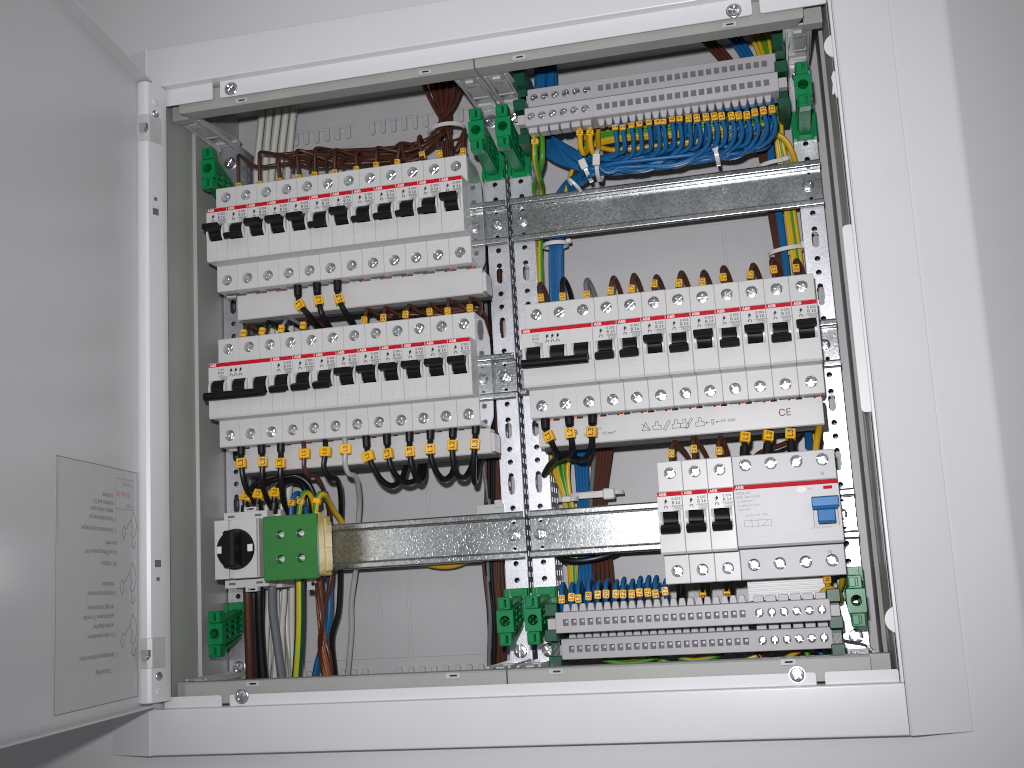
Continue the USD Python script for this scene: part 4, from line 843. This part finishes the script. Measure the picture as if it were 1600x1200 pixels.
for q in range(8):
    o = (q - 3.5) / 3.5
    wire('blue wire of the bunch coming down behind the upper strip at its screw end', 'blue', 1.55, pts((852 + 15 * o, 95, 58), (853 + 15 * o, 150, 56), (850 + 11 * o, 200, 52), (862 + 8 * o, 236 - 6 * o, 44), (905, 254 - 10 * o, 38), (960, 258 - 14 * o, 34), (1040, 246 - 8 * o, 34), (1120 + 10 * q, 226, 36), (1150 + 8 * q, 196, 34)), None, 'blue wires curving in from the top left of the upper strip')
for q in range(12):
    o = RND.uniform(-1, 1); xe = 1010 + 16 * q
    wire('blue wire inside the thick bundle hanging under the upper strip', 'blue', 1.7, pts((xe + 14, 196 - .1 * (xe - 1010), 36), (xe + 10, 222, 34), (xe - 14, 242 - (xe - 1010) * .05, 30 + 5 * o), (xe - 60, 252 - (xe - 1010) * .04 + 5 * o, 24 + 6 * o), (960, 261 + 6 * o, 24 + 7 * o), (930, 267 + 7 * o, 28 + 4 * o), (906, 280 + 9 * o, 38), (888 + 3 * o, 296 + 7 * o, 52), (874 + 7 * o, 316, 60), (869 + 9 * o, 380, 61), (871 + 9 * o, 480, 63), (881 + 8 * o, 560, 66)), None, 'blue wires inside the hanging bundle')
wire('lowest blue wire of the upper strip sweeping right to the latch side bunch', 'blue', 1.6, pts((955, 264, 24), (1040, 262, 22), (1110, 243, 22), (1170, 236, 26), (1196, 231, 32), (1205, 215, 38), (1206, 185, 40)), None)
tie('cable tie with square head round the blue bundle, upper of the two', at(937, 258, 24), (1, 0, -.1), (11.5, 14), (1.0, 15.5, 9, 3, 5.6))
tie('cable tie with square head where the blue branch turns down', at(917, 268, 27), (1, 0, .35), (8, 11), (-2, 12.5, 8, 3, 5.6))
tie('thin cable tie round the blue branch above the empty rail', at(897, 289, 38), (1, 0, .9), (6.4, 8), None, 2.4)
tie('cable tie under the middle of the blue bundle', at(1120, 244, 22), (1, 0, .12), (6.5, 8), (-4.5, 7, 5, 4, 4.6))
tie('cable tie on the blue wires under the empty rail', at(868, 383, 59), (0, 0, 1), (9.5, 8), (12, 7, 4, 4, 3.4), 3.0)
# --- yellow and yellow-green wires of the upper strip
for i, (a, s) in enumerate(((905.5, 'N'), (921.5, 'N'))):
    wire('yellow wire marked N looping under the %s screw of the upper strip' % ('fifth', 'sixth')[i], 'yellow_wire', 2.0, pts((a, 184, 4), (a, 196, 4), (a + .5, 208, 4), (a + 1.5, 228, 6), (a + 6, 240, 12), (a + 13, 234, 22), (a + 13, 215, 30), (a + 14, 190, 36)), (2, s, 'thin'), 'yellow wires marked N')
wire('yellow green wire marked N under the first screw of the upper strip', 'yg', 2.2, pts((835.5, 196, 6), (835.5, 208, 6), (836, 222, 6), (836, 246, 8), (842, 274, 24), (847, 298, 54), (845, 340, 60), (845, 440, 60), (850, 560, 62)), (2, 'N', 'thin'), phase=1.8)
wire('green yellow twin wire beside the one marked N at the uprights', 'yg', 2.2, pts((846, 200, 12), (847, 220, 12), (847, 248, 12), (841, 274, 32), (834, 298, 55), (833, 340, 60), (837, 440, 58), (842, 560, 60)), None, phase=3.0)
for q in range(5):
    wire('yellow green wire running behind the blue fan of the upper strip', 'yg', 1.7, pts((884 + 4 * q, 300 - 14 * q, 52), (896 + 3 * q, 262 - 8 * q, 50), (920, 232 - 4 * q, 46), (960, 220 - 4 * q, 42), (1050, 213 - 4 * q, 40), (1130, 206 - 4 * q, 40), (1180, 204 - 5 * q, 44), (1196, 196 - 3 * q, 46)), None, 'yellow green wires behind the blue fan', phase=q)
wire('yellow wire running right below the yellow loops', 'yellow_wire', 2.0, pts((906, 208, 34), (930, 226, 34), (955, 234, 30), (985, 233, 30), (1040, 226, 34), (1100, 219, 36)), None)
wire('thick yellow wire arching over the right end down to the rail', 'yellow_wire', 2.4, pts((1060, 226, 36), (1120, 215, 36), (1170, 207, 38), (1204, 207, 40), (1224, 216, 42), (1238, 238, 46), (1244, 262, 54), (1247, 300, 60)), None)
for q in range(4):
    wire('yellow green wire in the latch side upright bundle', 'yg' if q != 1 else 'yellow_wire', 1.8, pts((1172 + 9 * q, 52, 60), (1186 + 6 * q, 84, 58), (1202 + 4 * q, 130, 56), (1210 + 3 * q, 180, 52), (1214 + 3 * q, 225, 54), (1219 + 4 * q, 262, 60), (1228 + 4 * q, 330, 64), (1238 + 4 * q, 400, 64), (1247 + 4 * q, 470, 66), (1262 + 3 * q, 620, 66), (1272 + 3 * q, 690, 62)), None, 'yellow green wires of the latch side bundle', phase=1.3 * q + 1)
for q in range(3):
    wire('brown wire in the latch side upright bundle', 'brown', 1.8, pts((1096 + 8 * q, 62, 62), (1122 + 8 * q, 88, 60), (1160 + 6 * q, 140, 60), (1182 + 4 * q, 210, 60), (1192 + 4 * q, 265, 62), (1204 + 4 * q, 340, 64), (1214 + 3 * q, 400, 64), (1220 + 3 * q, 470, 66)), None, 'brown wires of the latch side bundle')
for q in range(3):
    wire('blue wire in the latch side upright bundle', 'blue', 1.9, pts((1140 + 8 * q, 58, 62), (1160 + 7 * q, 88, 60), (1190 + 4 * q, 150, 58), (1200 + 2 * q, 210, 57), (1204 + 3 * q, 265, 61), (1216 + 2 * q, 340, 63), (1224 + 2 * q, 400, 63), (1232 + 2 * q, 470, 66), (1256 + 2 * q, 620, 64), (1262 + 2 * q, 700, 30)), None, 'blue wires of the latch side bundle')
tie('cable tie round the latch side bundle just above the empty rail', at(1209, 258, 60), (0.1, 0, -1), (12, 8), (-9, 8, 5, 4, 3.6))
tie('cable tie round the latch side bundle below the empty rail', at(1229, 392, 63), (.1, 0, -1), (13, 8), (-14, 7, 6, 5, 5.5))
# --- right row, upper wires
RR = [(845, 466, 843, 444, 'brown', '15'), (879, 464, 879, 436, 'wire_black', '15'), (917, 461, 916, 437.6, 'grey_wire', '15'), (954, 455, 957, 434, 'brown', '16'), (987, 452, 989, 430, 'brown', '17'), (1022, 444, 1024, 432, 'brown', '18'), (1060.7, 443, 1063, 426, 'brown', '19'), (1096.8, 441, 1098, 425, 'brown', '20'), (1130, 434, 1129, 418, 'brown', '21'), (1172, 430, 1175, 414, 'brown', '22'), (1208.7, 422, 1206, 405, 'brown', '23'), (1243.5, 420, 1243, 407, 'brown', '24')]
for i, (x, y, ax, ay, m, s) in enumerate(RR):
    wire('%s wire bent over into the %s terminal of the right row' % ({'brown': 'brown', 'wire_black': 'black', 'grey_wire': 'grey'}[m], ORD[i]), m, 1.9, [at(x, y, 16) + 1.4 * DOWN, at(x, y, 16), at(ax - .5, ay + 6, 17), at(ax + 2, ay, 22), at(ax + 9, ay + 12, 30), at(ax + 14, ay + 34, 38), at(ax + 16, ay + 70, 46)], (1, s, 'num'), 'wires above the right row', k=10)
# --- right row, lower feeders
for i, (L, A) in enumerate((('L1', [(851.6, 650), (852, 668), (858, 682), (864, 696), (869, 708), (867, 718), (858, 728), (850, 742)]), ('L2', [(889, 646), (890, 662), (891, 677), (894, 694), (892, 708), (880, 714), (866, 720), (854, 738)]), ('L3', [(926, 644), (926, 660), (924.7, 675), (925, 691), (919, 711), (909, 719), (894, 714), (876, 716), (858, 732)]))):
    wire('black feeder marked %s under the three-pole breaker of the right row' % L, 'wire_black', 2.4, [at(*a, y) for a, y in zip(A, (7, 6, 3, 5, 12, 22, 32, 44, 58))], (2, L, 'big'), 'black feeders under the right row', cap=9, k=10)
for q in range(4):
    wire('yellow green wire in the bundle below the right row, beside the upright', 'yg', 1.9, pts((852 + 11 * q, 640, 66), (855 + 12 * q, 690, 64), (866 + 7 * q, 735, 62), (879 + 3.6 * q, 770, 62), (884 + 4 * q, 800, 64), (890 + 4 * q, 880, 64), (893 + 5 * q, 960, 66)), None, 'yellow green wires below the right row', phase=1.7 * q)
for q in range(4):
    wire('blue wire in the bundle below the right row', 'blue', 1.8, pts((886 + 5 * q, 600, 66), (897 + 5.4 * q, 690, 64), (904 + 4.6 * q, 770, 62), (907 + 4.6 * q, 830, 64), (906 + 5 * q, 880, 62), (906 + 7 * q, 925, 58), (904 + 10 * q, 955, 50)), None, 'blue wires below the right row')
for q in range(5):
    wire('brown wire in the bundle below the right row', 'brown', 1.8, pts((940 + 5 * q, 600, 66), (936 + 5 * q, 690, 64), (927 + 4.6 * q, 770, 62), (926 + 5 * q, 830, 64), (928 + 6.5 * q, 880, 64), (928 + 8 * q, 960, 66)), None, 'brown wires below the right row')
wire('grey wire beside the brown bundle below the right row', 'grey_wire', 1.7, pts((932, 600, 66), (929, 700, 63), (924, 770, 61), (922, 830, 64), (924, 900, 64)), None)
tie('cable tie with long tail round blue and brown wires under the right row', at(931, 772, 62), (0, 0, 1), (21, 9), (-1, 9, 3, 1.6, 3))
t = thing('cable_tie', 'loose end and buckle of the tie right of the brown bundle', 'cable tie', at(955, 772, 54)); c = at(953, 772, 54)
obj('buckle', bx(c[0] - 5, c[0] + 4, 50, 56, c[2] - 4, c[2] + 4.4, 1), 'tie', t); obj('tail', bx(c[0] - 24, c[0] - 4, 51.4, 52.8, c[2] - 2.2, c[2] + 2.4, .4), 'tie', t)
tie('cable tie round yellow green wires below the right row', at(888, 781, 61), (0, 0, 1), (7.5, 7), (0, 8, 7, 3, 4.4))
wire('black cable bowing under the bare end of the lower right rail', 'wire_black', 2.4, pts((862, 836, 62), (868, 862, 58), (888, 876, 50), (930, 873, 50), (968, 860, 56), (990, 840, 62)), None, k=10)
# --- lowest right row, upper wires
for i, (x, y, A, s) in enumerate(((1048.8, 709, [(1050, 697, 17), (1054, 691, 20), (1062, 697, 26), (1076, 716, 34), (1084, 740, 42)], '25'), (1084, 702, [(1082.6, 690, 17), (1084, 684, 20), (1092, 693, 26), (1104, 714, 34), (1110, 740, 42)], '26'), (1123.5, 705, [(1123, 690, 17), (1126, 684, 20), (1133, 696, 26), (1136, 716, 34), (1137, 740, 42)], '33'))):
    wire('brown wire bent over into the %s of three low breakers' % ORD[i], 'brown', 1.8, [at(x, y, 16) + 1.3 * DOWN, at(x, y, 16)] + pts(*A), (1, s, 'num'), 'brown wires of the lowest right row')
for i, (x, y, x2, y2) in enumerate(((1162.5, 716, 1164, 684), (1199, 713, 1200, 682), (1238, 709, 1235, 679))):
    wire('black feeder marked L%d into the top of the device with the blue toggle' % (i + 1), 'wire_black', 2.3, [at(x, y, 12), at((x + x2) / 2, (y + y2) / 2, 12), at(x2, y2, 12), at(x2 + 2, y2 - 14, 18), at(x2 + 6, y2 - 30, 30), at(x2 + 6, y2 - 60, 44)], (2, 'L%d' % (i + 1), 'big'), 'black feeders into the residual current breaker', cap=8.5, k=10)
wire('brown wire crossing behind the feeders of the blue toggle device', 'brown', 1.8, pts((1172, 720, 30), (1190, 706, 30), (1216, 697, 32), (1236, 688, 36), (1252, 672, 44), (1262, 650, 50)), None)
wire('yellow wire into the neutral terminal of the blue toggle device', 'yellow_wire', 2.4, pts((1274, 712, 12), (1275, 700, 12), (1277, 685, 14), (1281, 664, 24), (1284, 640, 40)), None)
# --- lowest right row, lower black pairs
for i, (x, y, s) in enumerate(((1064, 905, ''), (1101.5, 902, '2'), (1139, 900, '3'))):
    for d in (-4.2, 4.2):
        wire('black wire, %s one of the pair under the %s of three low breakers' % ('left' if d < 0 else 'right', ORD[i]), 'wire_black', 1.5, pts((x + d, y - 6, 12), (x + d, y + 10, 13), (x + d * .9, y + 26, 16), (x + d * .8, y + 46, 26)), (2, s, 'thin') if i and d < 0 else None, 'black pairs under the low breakers')
wire('yellow wire with orange sleeve bending right under the blue toggle device', 'yellow_wire', 2.0, pts((1291, 886, 12), (1292, 904, 13), (1294, 916, 15), (1303, 923, 18), (1312, 920, 26), (1316, 905, 36)), (1, 'N', 'num'))
wire('yellow green wire looping to the last screw of the bottom strip', 'yg', 2.0, pts((1282, 934, 10), (1286, 924, 9), (1298, 920, 9), (1310, 926, 14), (1314, 938, 26)), None)
# --- bottom strip blue wires
BM = [(877.8, 936), (892.8, 933), (903.5, 935), (919.6, 931), (934, 929), (947, 928), (962, 928), (973.4, 928), (987, 928), (999, 925.6), (1012, 925.6), (1024, 927.5), (1039, 923.8)]
for i, (x, y) in enumerate(BM):
    tx, ty = 878 + 13.65 * i, 949 - .95 * i; ay = y - (24, 21, 26, 28, 20, 22, 20, 24, 21, 23, 24, 26, 18)[i]
    wire('blue wire with sleeve %d, %s from the left in the bottom strip' % (15 + i, ORD[i]), 'blue', 1.6, [at(tx, ty, 5), at(x, y, 3), at(x - .5, ay + 7, 5), at(x + 2, ay, 10), at(x + (6 if i < 3 else 1), ay + 9, 20), at(x * .72 + 915 * .28, ay + 24, 34), at(x * .4 + 915 * .6, ay + 36, 46)], (1, str(15 + i), 'num'), 'blue wires of the bottom strip', cone=5)
# --- wires under the bottom strip
BW = [('yg', [(880, 1052), (868, 1035), (862, 1022)]), ('yg', [(985, 1028), (1000, 1034), (1020, 1046), (1030, 1062)]), ('yg', [(960, 1030), (990, 1033), (1010, 1040), (1022, 1060)]), ('yg', [(1010, 1026), (1030, 1030), (1050, 1040), (1062, 1060)]), ('yg', [(940, 1030), (970, 1036), (1000, 1034), (1030, 1026)]), ('yg', [(1060, 1028), (1085, 1032), (1110, 1028), (1130, 1020)]), ('yg', [(1090, 1024), (1110, 1032), (1122, 1044), (1126, 1060)]), ('yg', [(1110, 1038), (1150, 1036), (1180, 1026), (1200, 1016)]), ('yellow_wire', [(1130, 1044), (1180, 1038), (1220, 1032), (1250, 1016)]), ('brown', [(1180, 1016), (1192, 1030), (1200, 1050)]), ('blue', [(1060, 1030), (1090, 1038), (1105, 1050)]), ('blue', [(1276, 1008), (1284, 1024), (1290, 1046)]), ('yg', [(1254, 1008), (1262, 1024), (1268, 1046)]), ('blue', [(975, 1034), (985, 1044), (990, 1060)])]
for i, (m, A) in enumerate(BW):
    wire({'yg': 'yellow green', 'yellow_wire': 'yellow', 'brown': 'brown', 'blue': 'blue'}[m] + ' wire end lying under the bottom terminal strip', m, 1.9, [at(x, y, 40 + 3 * (i % 4)) for x, y in A], None, 'wires under the bottom terminal strip', phase=i * .8)
wire('thin grey wire springing from the bottom right corner to the strip', 'grey_wire', .8, pts((1318, 1000, 30), (1335, 1004, 40), (1352, 1008, 44), (1356, 1020, 30)), None)
